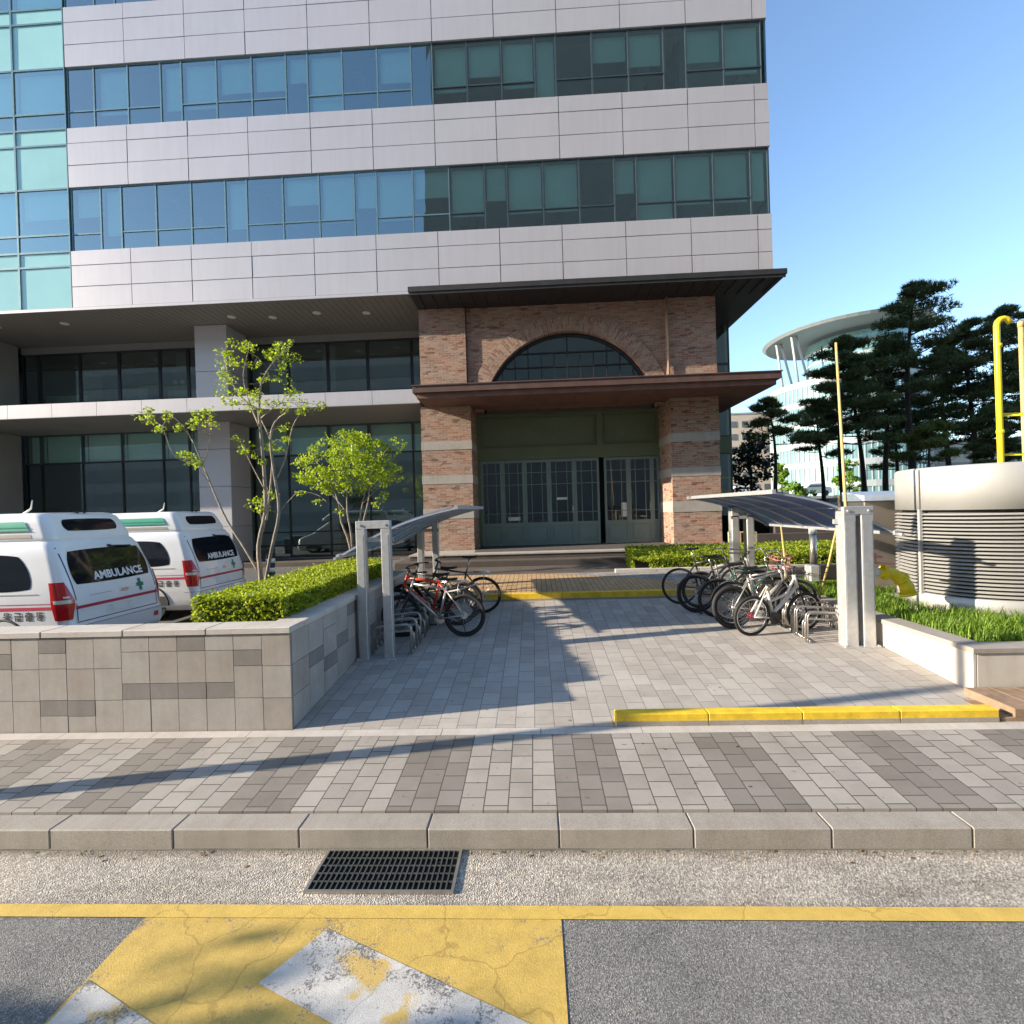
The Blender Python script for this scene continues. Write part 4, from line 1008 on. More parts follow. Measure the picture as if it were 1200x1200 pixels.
# right shelter, nearest first
B=[]
b=bicycle('white step-through bicycle with crimson rear hub, nearest in the right rack',M['framewhite'],step=True,hub=M['magenta'],saddle_h=.80,fat=1.25,tw=.022,r=.305,L0=.90,rimm=M['chrome'],extra='dark'); place(b,3.14,7.80,1,14,5); B.append(b)
b=bicycle('dark silver mountain bike with fat black tyres, second in the right rack',M['framesilver'],tw=.034,saddle_h=.86,fat=1.0); place(b,3.06,8.15,1,8,-4); B.append(b)
b=bicycle('bicycle with red front basket and green frame between the bikes of the right rack',M['framegreen'],saddle_h=.90,extra='basket',bar='high'); place(b,3.02,8.75,1,4,5); B.append(b)
b=bicycle('silver bicycle with chrome fenders half hidden in the right rack',M['framesilver'],saddle_h=.88,extra='fender',bar='high',rimm=M['chrome']); place(b,3.18,8.5,1,1,3); B.append(b)
b=bicycle('black mountain bike with black saddle, second from the far end of the right rack',M['frameblack'],tw=.027,saddle_h=.98,extra='kickstand'); place(b,2.78,9.05,1,-2,-3); B.append(b)
b=bicycle('slim black road bicycle with high saddle at the far end of the right rack',M['frameblack'],tw=.014,saddle_h=1.02); place(b,2.66,9.6,1,-4,-5); B.append(b)
# left shelter
b=bicycle('silver grey mountain bike with kickstand and pale mudguard, nearest in the left rack',M['framesilver'],tw=.026,saddle_h=.90,extra='mud'); place(b,-1.15,8.02,-1,-3,4); B.append(b)
b=bicycle('red bicycle standing behind the silver mountain bike in the left rack',M['framered'],tw=.024,saddle_h=.88,extra='carrier',fat=1.25); place(b,-1.34,8.6,-1,2,-4); B.append(b)
b=bicycle('black bicycle with dark fenders in the middle of the left rack',M['frameblack'],tw=.024,saddle_h=.92,extra='fender'); place(b,-1.28,8.85,-1,-2,3); B.append(b)
b=bicycle('black bicycle with raised black saddle at the far end of the left rack',M['frameblack'],tw=.018,saddle_h=1.04,extra='carrier'); place(b,-.98,9.3,-1,3,-3); B.append(b)
b=bicycle('plain grey bicycle wedged between the two black bikes of the right rack',M['framesilver'],saddle_h=.92,tw=.022); place(b,2.92,9.3,1,3,2); B.append(b)
for b in B: b['group']=G

# ------------------------------------------------------------------ louvred vent drum, pipes, cabinet
def outline(g,z,n=14):
    pts=[]
    for cx_,cy_,a0 in ((VH[0]-VR,VH[1]-VR,0),(-(VH[0]-VR),VH[1]-VR,90),(-(VH[0]-VR),-(VH[1]-VR),180),(VH[0]-VR,-(VH[1]-VR),270)):
        for i in range(n):
            a=R(a0+90*i/(n-1)); u=cx_+(VR+g)*math.cos(a); v=cy_+(VR+g)*math.sin(a)
            pts.append((VC[0]+u*math.cos(VA)-v*math.sin(VA),VC[1]+u*math.sin(VA)+v*math.cos(VA),z))
    return pts
t=thing('ventilation_drum','big cream metal ventilation drum with horizontal louvres in the right planter','vent',(VC[0],VC[1],.74))
mb=MB(); mb.rings([outline(0,2.30),outline(0,2.92),outline(-.03,2.95)],smooth=True); mb.build('top_band',M['vent'],t)
mb=MB(); mb.rings([outline(-.10,.95),outline(-.10,2.35)],smooth=True); mb.build('core',M['ventdark'],t)
mb=MB(); mb.rings([outline(.005,.80),outline(.005,1.02),outline(-.02,1.03)],smooth=True); mb.build('base_band',M['vent'],t)
mb=MB(); mb.rings([outline(.16,.60),outline(.16,.80),outline(.02,.81)],smooth=True); mb.build('footing',M['cream'],t)
for k in range(22):
    z=1.055+k*.0555; mb=MB(); mb.rings([outline(.0,z),outline(.012,z+.004),outline(-.035,z+.028),outline(-.045,z+.024)],cap0=False,cap1=False,smooth=False); mb.build('louvre',M['vent'],t)
o1=outline(.014,0); 
for i in (31,46): 
    p=o1[i]; mb=MB(); mb.box(p[0]-.022,p[0]+.022,p[1]-.022,p[1]+.022,1.02,2.31); mb.build('upright',M['vent'],t)
mb=MB(); p=outline(.003,0)[31]; mb.box(p[0]-.004,p[0]+.004,p[1]-.004,p[1]+.02,2.31,2.92); mb.build('seam',M['ventdark'],t)

def bend(c,r,a0,a1,n,u,v): return [Vector(c)+Vector(u)*r*math.cos(a0+(a1-a0)*i/n)+Vector(v)*r*math.sin(a0+(a1-a0)*i/n) for i in range(n+1)]
t=thing('gas_pipe','tall yellow hooked vent pipe standing behind the ventilation drum','pipe',(8.25,9.3,.74))
mb=MB(); mb.tube([(8.17,9.3,.7),(8.14,9.3,5.45)]+[(8.26-.12*math.cos(a),9.3,5.45+.12*math.sin(a)) for a in (R(30),R(60),R(90),R(120),R(160))],.047,12); mb.build('riser',M['yellow'],t)
for z in (2.4,3.6,5.1):
    mb=MB(); mb.tube([(8.155,9.3,z-.03),(8.155,9.3,z+.03)],.058,12); mb.build('collar',M['yellow'],t)
mb=MB(); mb.tube([(8.16,9.35,3.9),(10.5,9.35,3.9)],.03,10); mb.tube([(8.16,9.35,3.2),(10.5,9.35,3.2)],.02,10); mb.build('crossbar',M['yellow'],t)
mb=MB(); mb.tube([(8.86,9.6,.7),(8.82,9.6,5.5)],[.04,.04],10); mb.tube([(8.82,9.6,5.5),(8.82,9.6,5.6)],.048,10)
tag(mb.build('gas_pipe',M['bamboo']),'slim straight faded pipe at the right edge, beside the yellow hooked one','pipe')

_E=lambda p:tuple(Vector((4.86,7.55,1.44))+(Vector(p)-Vector((4.86,7.55,1.36)))*.82)
t=thing('valve_pipe','yellow elbow pipe with faded red valve handles between shelter post and vent drum','pipe',(5.3,7.55,.9))
mb=MB(); mb.tube([_E(q) for q in ((4.86,7.55,1.36),(5.0,7.55,1.36),(5.16,7.55,1.33),(5.29,7.55,1.24),(5.37,7.55,1.12),(5.40,7.55,.98))],[.06,.075,.08,.085,.09,.095],14); mb.build('elbow',M['yellow'],t)
for p,q in (((4.98,7.55,1.36),(5.02,7.55,1.36)),((5.39,7.55,1.0),(5.40,7.55,.96)),((5.27,7.55,1.255),(5.30,7.55,1.225))):
    mb=MB(); mb.tube([_E(p),_E(q)],.108,14); mb.build('flange',M['yellow'],t)
mb=MB(); mb.tube([(4.74,7.55,1.44),(4.89,7.55,1.44)],.065,10); mb.tube([(4.82,7.55,1.44),(4.82,7.55,1.62)],.025,8); mb.build('valve_body',M['paper'],t)
mb=MB(); mb.tube([(4.64,7.5,1.60),(5.12,7.58,1.56)],.018,8); mb.tube([(4.86,7.4,1.68),(4.84,7.7,1.66)],.018,8); mb.tube([(4.84,7.55,1.58),(4.85,7.55,1.72)],.028,8); mb.build('valve_handle',M['pink'],t)

t=thing('steel_cabinet','long brownish steel cabinet with blue grey lid behind the right shelter post','cabinet',(6.6,10.0,.74))
mb=MB(); x=5.97
for k in range(4): mb.bbox(x+.006,x+.75-.006,9.55,10.05,.74,2.46,.01); x+=.75
mb.build('body',M['cabinet'],t)
mb=MB(); mb.prism([(5.92,9.45,2.462),(5.92,10.12,2.462),(5.92,10.12,2.64),(5.92,9.45,2.56)],(3.15,0,0)); mb.build('lid',M['cablid'],t)
for k in range(4): mb=MB(); mb.box(5.97+.75*k+.6,5.97+.75*k+.66,9.52,9.548,1.5,1.72); mb.build('handle',M['chrome'],t)
mb=MB(); mb.tube([(4.80,8.05,.75),(4.76,8.05,2.4),(4.68,8.05,4.9)],[.026,.023,.017],10); tag(mb.build('pole',M['bamboo']),'tall thin yellow pole rising behind the right shelter post','pole')
mb=MB(); pts=[(-.26,0),(-.27,.10),(-.13,.22),(.13,.22),(.27,.10),(.26,0)]
mb.prism([(4.80+x,8.12,2.36+z) for x,z in pts],(0,.01,0)); 
tag(mb.build('plastic_shield',M['clearpoly']),'clear plastic shield at the foot of the tall yellow pole','shield')
t=thing('bollard_light','short grey cylinder bollard light standing in the sunny hedge','bollard light',(6.45,12.2,.93))
mb=MB(); mb.tube([(6.45,12.2,.9),(6.45,12.2,1.72)],.075,16); mb.build('post',M['galvdark'],t)
mb=MB(); mb.tube([(6.45,12.2,1.722),(6.45,12.2,1.86)],.085,16); mb.build('lamp_head',M['paper'],t)
t=thing('floodlight_box','black floodlight box with grey end standing in the grass bed','floodlight',(5.3,9.6,.9))
mb=MB(); mb.bbox(5.32,5.66,9.85,10.1,1.0,1.28,.01); mb.build('housing',M['blackplastic'],t)
mb=MB(); mb.bbox(5.16,5.318,9.86,10.09,.98,1.27,.008); mb.build('end_cap',M['galv'],t)
mb=MB(); mb.box(5.4,5.46,9.95,10.0,.7,1.0); mb.build('stem',M['galv'],t)

# ------------------------------------------------------------------ ambulances (local: rear face at x=0, nose towards -x)
def lerp(tab,z):
    for a,b2 in zip(tab,tab[1:]):
        if z<=b2[0]: 
            f=(z-a[0])/(b2[0]-a[0]); f=max(0,f); return [a[i]+(b2[i]-a[i])*f for i in range(1,len(a))]
    return list(tab[-1][1:])
BODY=[(.22,.90,-.03,-4.98,.14),(.34,.945,.035,-5.07,.16),(.58,.955,.05,-5.12,.17),(.66,.957,.01,-5.11,.17),(.95,.953,-.005,-5.0,.17),(1.06,.945,-.03,-4.8,.17),(1.20,.93,-.07,-4.35,.17),(1.45,.89,-.155,-3.95,.17),(1.70,.845,-.25,-3.58,.17),(1.82,.80,-.33,-3.35,.17),(1.88,.72,-.45,-3.2,.16)]
ROOF=[(1.80,.775,-.36,-3.9,.14),(1.90,.77,-.37,-3.85,.14),(2.10,.735,-.47,-3.6,.14),(2.20,.71,-.53,-3.45,.14),(2.25,.66,-.62,-3.3,.12),(2.262,.60,-.70,-3.2,.10)]
def ring(tab,z,n=6):
    w_,xr,xf,rc=lerp(tab,z); pts=[]
    for cx_,cy_,a0 in ((xr-rc,w_-rc,0),(xf+rc,w_-rc,90),(xf+rc,-w_+rc,180),(xr-rc,-w_+rc,270)):
        for i in range(n+1): a=R(a0+90*i/n); pts.append((cx_+rc*math.cos(a),cy_+rc*math.sin(a),z))
    return pts
def surf(tab,s,z,off=.004):
    """point at arc length s from the middle of the rear face; s>0 goes round to the -y side"""
    w_,xr,xf,rc=lerp(tab,z); sg=1 if s>=0 else -1; s=abs(s); f=w_-rc
    if s<=f: p,nn=(xr,s),(1,0)
    elif s<=f+rc*math.pi/2: a=(s-f)/rc; p,nn=(xr-rc+rc*math.cos(a),f+rc*math.sin(a)),(math.cos(a),math.sin(a))
    else: p,nn=(xr-rc-(s-f-rc*math.pi/2),w_),(0,1)
    return Vector((p[0]+nn[0]*off,-sg*(p[1]+nn[1]*off),z+off*.3))
def patch(tab,s0,s1,z0,z1,mi=0,mb=None,off=.004,ns=10,nz=5,shape=None):
    mb=mb or MB(); v=[]
    for j in range(nz+1):
        for i in range(ns+1):
            fu,fv=i/ns,j/nz
            if shape: fu,fv=shape(fu,fv)
            v.append(surf(tab,s0+(s1-s0)*fu,z0+(z1-z0)*fv,off))
    fs=[]
    for j in range(nz):
        for i in range(ns):
            a=j*(ns+1)+i; q=(a,a+1,a+ns+2,a+ns+1); fs.append(q if s1<s0 else q[::-1])
    return mb.add(v,fs,mi,True)
def rounded(fu,fv,k=.12):
    """squeezes a unit square into one with rounded corners"""
    x,y=fu*2-1,fv*2-1; r=1-k*(x*x)*(y*y)
    return (x*r+1)/2,(y*r+1)/2
def textmesh(s,size,extr=0,bold=.0):
    cu=bpy.data.curves.new('lettering','FONT'); cu.body=s; cu.size=size; cu.align_x='CENTER'; cu.offset=bold; cu.resolution_u=2
    o=bpy.data.objects.new('lettering',cu); col.objects.link(o); dg=bpy.context.evaluated_depsgraph_get(); dg.update()
    me=bpy.data.meshes.new_from_object(o.evaluated_get(dg)); v=[tuple(p.co) for p in me.vertices]; f=[tuple(p.vertices) for p in me.polygons]
    bpy.data.objects.remove(o); bpy.data.curves.remove(cu); bpy.data.meshes.remove(me); return v,f
def ambulance(label,loc):
    t=thing('ambulance',label,'ambulance',(0,0,0))
    mb=MB(); zs=[.22,.34,.46,.58,.66,.8,.95,1.06,1.13,1.20,1.32,1.45,1.58,1.70,1.77,1.82,1.86,1.88]
    mb.rings([ring(BODY,z) for z in zs]); mb.build('body',M['vanwhite'],t,True)
    mb=MB(); mb.rings([ring(ROOF,z) for z in (1.80,1.90,2.0,2.10,2.20,2.235,2.25,2.262)]); rf=mb.build('raised_roof',M['vanwhite'],t,True)
    sh=lambda a,b2: rounded(a,b2,.10)
    patch(ROOF,.50,-.50,1.97,2.16,off=.006,shape=sh).build('roof_rear_window',M['vanglass'],rf,True)
    for sg in (1,-1): patch(ROOF,2.6*sg,.98*sg,1.99,2.13,off=.012,ns=14).build('green_warning_light',M['greenpanel'],rf,True)
    mb=MB(); patch(ROOF,.97,2.62,2.035,2.05,mb=mb,off=.017,ns=14); patch(ROOF,.97,2.62,1.985,2.0,mb=mb,off=.017,ns=14); mb.build('light_ridge',M['green'],rf,True)
    mb=MB(); patch(ROOF,1.0,2.5,1.885,1.945,mb=mb,off=.004,ns=14); mb.build('roof_recess',M['soffit'],rf,True)
    mb=MB(); mb.tube([(-.60,-.05,2.255),(-.62,-.15,2.275),(-.62,.15,2.275),(-.60,.05,2.255)],.012,6); mb.build('brake_light_bar',M['blackplastic'],rf,True)
    mb=MB(); mb.tube([(-1.1,-.45,2.25),(-.98,-.45,2.33),(-.95,-.45,2.46)],[.02,.012,.006],6); mb.build('antenna',M['paper'],rf,True)
    # tailgate
    mb=MB(); patch(BODY,.80,-.80,.64,.652,mb=mb,off=.002); patch(BODY,.79,.775,.66,1.74,mb=mb,off=.002,ns=2,nz=10); patch(BODY,-.775,-.79,.66,1.74,mb=mb,off=.002,ns=2,nz=10); mb.build('tailgate_gap',M['blackplastic'],t,True)
    gl=patch(BODY,.725,-.725,1.17,1.69,off=.006,shape=lambda a,b2:(lambda u,v:(.5+(u-.5)*(1.05-.07*v),v))(*rounded(a,b2,.07)),ns=14,nz=8).build('rear_window',M['vanglass'],t,True)
    v,f=textmesh('AMBULANCE',.165,bold=.006); mb=MB(); mb.add([surf(BODY,-(x)+(-.10),1.22+y,.012) for x,y,z in v],f); mb.build('ambulance_lettering',M['textwhite'],gl,True)
    mb=MB(); mb.tube([surf(BODY,-.1,1.70,.03),surf(BODY,-.5,1.68,.035)],.014,6); mb.tube([surf(BODY,-.1,1.72,.0),surf(BODY,-.1,1.70,.04)],.02,6); mb.build('wiper',M['blackplastic'],gl,True)
    mb=MB(); patch(BODY,-.42,-.48,.93,1.13,mb=mb,off=.006,ns=1,nz=3); patch(BODY,-.375,-.525,1.0,1.06,mb=mb,off=.0055,ns=3,nz=1)
    mb.build('green_cross',M['green'],t,True)
    mb=MB(); patch(BODY,-.02,-.20,.97,1.02,mb=mb,off=.018,ns=4,nz=2,shape=lambda a,b2:rounded(a,b2,.3)); mb.build('tailgate_handle',M['chrome'],t,True)
    mb=MB(); patch(BODY,.55,.15,1.0,1.006,mb=mb,off=.005,ns=4,nz=1); mb.build('trim_line',M['soffit'],t,True)
    mb=MB(); patch(BODY,.26,-.26,.68,.80,mb=mb,off=.005,ns=4,nz=2); mb.build('number_plate',M['paper'],t,True)
    # stripes
    mb=MB(); patch(BODY,4.6,1.06,.86,.905,mb=mb,off=.004,ns=24,nz=1); patch(BODY,.80,-.80,.835,.88,mb=mb,off=.005,ns=10,nz=1); patch(BODY,-1.06,-4.6,.86,.905,mb=mb,off=.004,ns=24,nz=1)
    patch(BODY,4.6,1.06,.94,.950,mb=mb,off=.004,ns=24,nz=1); mb.build('red_stripe',M['red'],t,True)
    v,f=textmesh('응 급 출 동',.135,bold=.004); mb=MB(); mb.add([surf(BODY,1.52-x,.725+y,.006) for x,y,z in v],f); mb.build('korean_lettering',M['textblack'],t,True)
    v,f=textmesh('AMBULANCE',.17,bold=.006); mb=MB(); mb.add([surf(BODY,2.62-x,.985+y,.006) for x,y,z in v],f); mb.build('side_lettering',M['textblack'],t,True)
    # tail lights wrap the corner
    for sg in (1,-1):
        def hexs(a,b2):
            u=a; mid=1-abs(b2-.45)/.55; return ( .5+(u-.5)*(.62+.42*max(0,mid)) , b2)
        mb=MB(); patch(BODY,1.09*sg,.815*sg,.70,1.24,mb=mb,off=.016,ns=8,nz=10,shape=hexs)
        if sg<0: mb.f=[x[::-1] for x in mb.f]; 
        tl=mb.build('tail_light',M['redlens'],t,True)
        mb=MB(); patch(BODY,1.05*sg,.86*sg,.935,.985,mb=mb,off=.020,ns=6,nz=2); patch(BODY,.93*sg,.86*sg,1.01,1.035,mb=mb,off=.020,ns=3,nz=1); mb.build('clear_lens',M['clearlens'],tl,True)
    # side windows, door gaps
    for sg in (1,-1):
        for (a,b2) in ((1.28,2.35),(2.42,3.5)):
            patch(BODY,b2*sg,a*sg,1.13,1.66,off=.005,shape=lambda p,q:rounded(p,q,.13),ns=12,nz=8).build('side_window',M['vanglass'],t,True)
        mb=MB(); patch(BODY,2.39*sg,2.375*sg,.35,1.75,mb=mb,off=.003,ns=1,nz=10); patch(BODY,3.56*sg,3.545*sg,.35,1.75,mb=mb,off=.003,ns=1,nz=10); mb.build('door_gap',M['blackplastic'],t,True)
        mb=MB(); patch(BODY,2.36*sg,1.25*sg,1.075,1.09,mb=mb,off=.006,ns=10,nz=1); mb.build('slide_rail',M['soffit'],t,True)
        mb=MB(); patch(BODY,2.62*sg,2.48*sg,.93,.965,mb=mb,off=.016,ns=4,nz=2); mb.build('door_handle',M['vanwhite'],t,True)
    mb=MB()
    for y in (-.6,.6): pass
    patch(BODY,.86,-.86,.36,.58,mb=mb,off=.012,ns=10,nz=3); mb.build('bumper',M['vanwhite'],t,True)
    mb=MB()
    patch(BODY,1.15,-1.15,.585,.592,mb=mb,off=.013,ns=16,nz=1); mb.build('bumper_seam',M['blackplastic'],t,True)
    mb=MB()
    for s in (.70,-.70): patch(BODY,s+.05,s-.05,.44,.52,mb=mb,off=.018,ns=2,nz=2)
    mb.build('reflector',M['redlens'],t,True)
    for x in (-.98,-4.18):
        for s in (-1,1):
            mb=MB(); mb.tube([(x,s*.70,.335),(x,s*.925,.335)],.335,28); wh=mb.build('wheel',M['rubber'],t,True)
            mb=MB(); mb.tube([(x,s*.90,.335),(x,s*.935,.335)],.21,20); mb.build('rim',M['chrome'],wh,True)
            mb=MB(); n=16; v=[(x,s*.962,.33)]+[(x+.40*math.cos(math.pi*i/n),s*(.962-.02*math.sin(math.pi*i/n)),.33+.40*math.sin(math.pi*i/n)) for i in range(n+1)]
            mb.add(v,[(0,i+1,i+2) for i in range(n)]); mb.tube([(x-.41,s*.955,.3)]+[(x+.41*math.cos(math.pi-math.pi*i/n),s*.95,.33+.41*math.sin(math.pi*i/n)) for i in range(n+1)],.02,6); mb.build('wheel_arch',M['blackplastic'],t,True)
    # windscreen and mirrors at the nose
    w0=MB(); v=[]
    for j in range(6):
        z=1.08+.66*j/5; w_,xr,xf,rc=lerp(BODY,z)
        for i in range(7): y=(w_-rc)*(i/3-1); v.append((xf-.006,y,z))
    w0.add(v,[(j*7+i,j*7+i+1,j*7+i+8,j*7+i+7) for j in range(5) for i in range(6)],0,True); w0.build('windscreen',M['vanglass'],t,True)
    t.location=loc; t.rotation_euler=(0,0,R(.5)); return t
a1=ambulance('white ambulance with green cross, nearest, its rear half over the tiled planter wall',(-6.70,7.95,.40))
a2=ambulance('white ambulance parked farther back, partly hidden by the nearer one and the hedge',(-7.0,11.15,.41))
for a in (a1,a2): a['group']='ambulances parked side by side'

t=thing('bollard','small black and white bollard beside the farther ambulance','bollard',(-6.35,12.0,.42))
mb=MB(); mb.tube([(-6.35,12.0,.4),(-6.35,12.0,1.62)],.10,16); mb.build('post',M['blackplastic'],t)
for z in (1.18,1.40): 
    mb=MB(); mb.tube([(-6.35,12.0,z),(-6.35,12.0,z+.10)],.104,16); mb.build('reflective_band',M['paper'],t)

# ------------------------------------------------------------------ trees
def at(px,py,Y):
    d2=Fv+Rv*((px-600)/600)+Uv*((600-py)/600); return Vector(CAM)+d2*(Y/d2.y)
def clump(mb,c,r,n,size,flat=.75,mi=0):
    for _ in range(n):
        dv=rndn()*r*rnd.random()**.45; dv.z*=flat
        leaf(mb,Vector(c)+dv,rndn()+Vector((0,0,.5)),size,mi,.75)
def smooth_path(pts,k=3):
    out=[]
    P=[pts[0]]+list(pts)+[pts[-1]]
    for i in range(1,len(P)-2):
        for j in range(k):
            t=j/k; a,b2,c,d2=[Vector(q) for q in P[i-1:i+3]]
            out.append(.5*((2*b2)+(c-a)*t+(2*a-5*b2+4*c-d2)*t*t+(3*b2-a-3*c+d2)*t**3))
    out.append(Vector(pts[-1])); return out
t=thing('young_tree','slender multi-stemmed young tree with sparse fresh leaves and a limb leaning left','tree',tuple(at(306,760,9.6)))
T=lambda *q:[at(a,b2,9.6+c*1.25) for a,b2,c in q]
stems=[(T((306,765,0),(306,683,0),(303,640,.0),(311,600,.05),(310,560,.1),(306,510,.05),(303,480,0)),.050,.026),
 (T((306,710,0),(318,645,-.05),(327,600,-.1),(322,560,-.1),(317,520,-.15),(322,495,-.2),(340,481,-.25)),.036,.014),
 (T((304,672,0),(285,640,.1),(266,610,.2),(250,575,.25),(238,545,.3),(225,515,.3)),.026,.010),
 (T((312,610,0),(318,560,.3),(318,520,.4),(305,490,.5)),.024,.012),
 (T((325,560,-.1),(335,535,-.1),(343,500,-.2),(352,485,-.3)),.016,.008),
 (T((303,480,0),(285,468,.1),(268,440,.1),(262,412,.15)),.022,.007),(T((304,482,0),(306,450,-.1),(320,425,-.1),(338,408,-.15)),.022,.007),
 (T((304,500,0),(292,470,.2),(285,440,.3),(292,408,.3)),.018,.006),(T((306,490,0),(330,472,-.1),(352,474,-.2),(372,480,-.2)),.016,.006),
 (T((311,575,0),(295,545,.1),(283,520,.1)),.013,.006),(T((238,545,.3),(205,535,.2),(190,500,.1),(172,490,.1)),.012,.005),(T((228,522,.3),(215,500,.3),(200,486,.3)),.010,.005),(T((238,545,.3),(246,515,.3),(244,495,.3)),.009,.004),
 (T((327,600,-.1),(345,580,-.1),(352,575,-.2)),.010,.005),(T((310,620,0),(305,600,.1),(308,585,.1)),.008,.004)]
mb=MB(); SP=[]
for p,r0,r1 in stems:
    q=smooth_path(p); mb.tube(q,[r0+(r1-r0)*i/(len(q)-1) for i in range(len(q))],8); SP+=q
TRUNK=mb
cl=[(170,490),(186,498),(200,484),(213,497),(228,488),(242,495),(222,502),(180,486),(238,482),(262,414),(258,432),(272,420),(284,410),(276,408),(292,408),(300,428),(312,416),(326,410),(338,404),(344,418),(330,428),(268,446),(280,456),(296,462),(306,448),(318,446),(333,440),(345,466),(360,476),(372,480),(352,484),(330,474),(316,468),(290,472),(272,468),(260,455),(228,540),(220,536),(236,548),(284,520),(292,528),(302,540),(330,512),(322,522),(338,506),(305,592),(312,584),(300,586),(290,478),(310,478)]
mb=MB()
for px,py in cl:
    for k in range(2):
        cc=at(px+rnd.uniform(-7,7),py+rnd.uniform(-6,6),9.6+rnd.uniform(-.4,.55)); nb=min(SP,key=lambda q:(q-cc).length+max(0,q.z-cc.z)*.6)
        md=nb.lerp(cc,.5)+rndn()*.05; TRUNK.tube([nb,md,cc],[.006,.0045,.002],5); TRUNK.tube([md,md+rndn()*.14],[.003,.0015],4)
        clump(mb,cc,rnd.uniform(.07,.19),rnd.randint(24,42),rnd.uniform(.036,.062))
TRUNK.build('trunk',M['bark'],t); mb.build('crown',M['leafyoung'],t)

t=thing('young_tree','bushy little tree with dense yellow green crown behind the left bike shelter','tree',tuple(at(414,655,12.2)))
T2=lambda *q:[at(a,b2,12.2+c) for a,b2,c in q]
mb=MB()
for p,r0,r1 in [(T2((416,700,0),(410,640,0),(400,612,.1),(397,590,.1),(385,560,.2),(370,540,.3)),.035,.01),(T2((416,700,0),(412,630,0),(407,600,0),(406,560,.1),(400,525,.1)),.032,.01),(T2((416,668,0),(418,630,.1),(425,590,.2),(432,560,.2),(445,530,.2)),.028,.008),
 (T2((416,668,0),(424,620,-.1),(432,585,-.2),(436,550,-.2),(455,525,-.3)),.026,.008),(T2((406,600,0),(385,575,.2),(360,560,.3)),.014,.006),(T2((425,590,.2),(445,570,.1),(462,555,.1)),.012,.005),(T2((385,590,0),(372,580,.1),(352,575,.1)),.01,.005)]:
    q=smooth_path(p); mb.tube(q,[r0+(r1-r0)*i/(len(q)-1) for i in range(len(q))],8)
mb.build('trunk',M['bark'],t)
mb=MB()
for k in range(215):
    a=rnd.uniform(0,6.28); rr=rnd.random()**.5; px=408+58*rr*math.cos(a); py=549+36*rr*math.sin(a)-6*math.cos((px-408)/40)
    if py>572 and (px<372 or rnd.random()<.45): continue
    clump(mb,at(px,py,12.2+rnd.uniform(-.75,.75)*(1-rr*.6)),rnd.uniform(.10,.22),rnd.randint(24,44),rnd.uniform(.042,.07))
for px,py in ((470,520),(466,528),(462,516),(350,556),(348,545),(468,560),(462,548),(352,578),(440,590),(446,584),(452,578),(372,588),(398,600)):
    clump(mb,at(px,py,12.2),.15,18,.075)
mb.build('crown',M['leafyoung'],t)

def tuft(mb,p,up,ln,nb,mi=0):
    up=Vector(up).normalized()
    for _ in range(nb):
        dv=(up*rnd.uniform(.25,1.0)+rndn()*.8).normalized(); sd_=dv.cross(rndn()); 
        if sd_.length<.01: continue
        sd_=sd_.normalized()*ln*.085; e=Vector(p)+dv*ln*rnd.uniform(.7,1.2)
        mb.add([Vector(p)-sd_,Vector(p)+sd_,e],[(0,1,2)],mi)
def pine(label,x,y,z0,h,crown0=.42,spread=.34,seed=0,dens=1.0,light=False,lean=0,npads=15):
    global rnd
    keep=rnd; rnd=random.Random(seed)
    t=thing('pine_tree',label,'pine tree',(x,y,z0),'pine trees beyond the bike parking')
    mb=MB(); ph=rnd.uniform(0,6.28); n=9; tr=[]
    for i in range(n+1):
        f=i/n; tr.append(Vector((x+lean*f*h+.035*h*math.sin(ph+f*4.5)*f**.6,y+.03*h*math.cos(ph+f*3.7)*f,z0-.3+(h+.0)*f)))
    q=smooth_path(tr,3); r0=.014*h+.035
    mb.tube(q,[r0*(1-.82*i/(len(q)-1)) for i in range(len(q))],9)
    fo=MB(); 
    npads=int(npads*1.7)
    for k in range(npads):
        f=crown0+(1-crown0)*((k+.6)/npads)**.9; base=tr[min(n,int(f*n))].lerp(tr[min(n,int(f*n)+1)],f*n-int(f*n))
        L_=h*spread*(1.12-((f-crown0)/(1-crown0))*.85)*rnd.uniform(.45,1.0); an=k*2.4+rnd.uniform(-.5,.5)
        if f>.94: L_*=.4
        dv=Vector((math.cos(an),math.sin(an),rnd.uniform(-.05,.28))); tip=base+dv*L_; mid=base+dv*L_*.5+Vector((0,0,-.06*L_+rnd.uniform(-.1,.1)))
        bq=smooth_path([base,mid,tip],4); mb.tube(bq,[r0*.36*(1-.8*i/(len(bq)-1))*(1-.5*f) for i in range(len(bq))],6)
        # several flat needle clouds along the outer branch
        for c in range(rnd.randint(3,6)):
            g=rnd.uniform(.42,1.05); ctr=base.lerp(tip,g)+Vector((rnd.uniform(-.3,.3)*L_*.5,rnd.uniform(-.3,.3)*L_*.5,rnd.uniform(.0,.12)*L_))
            pr=rnd.uniform(.30,.60)*(h/9.)**.6*(1 if f<.9 else .75)
            for _ in range(int(38*dens)):
                a=rnd.uniform(0,6.28); rr=rnd.random()**.5*pr; dz=rnd.uniform(-.30,.50)*pr*(1.25-rr/pr)
                tuft(fo,ctr+Vector((rr*math.cos(a),rr*math.sin(a)*.9,dz)),(math.cos(a)*.5*rr/pr,math.sin(a)*.5*rr/pr,1),.20,6)
    mb.build('trunk',M['pinebark'],t); fo.build('crown',M['pinelight'] if light else M['pine'],t)
    rnd=keep; return t
def pineat(label,px,Y,ytop,seed,**k):
    a=at(px,ytop,Y); p=at(px,590,Y); return pine(label,p.x,Y,k.pop('z0',2.05),a.z-2.05,seed=seed,**k)
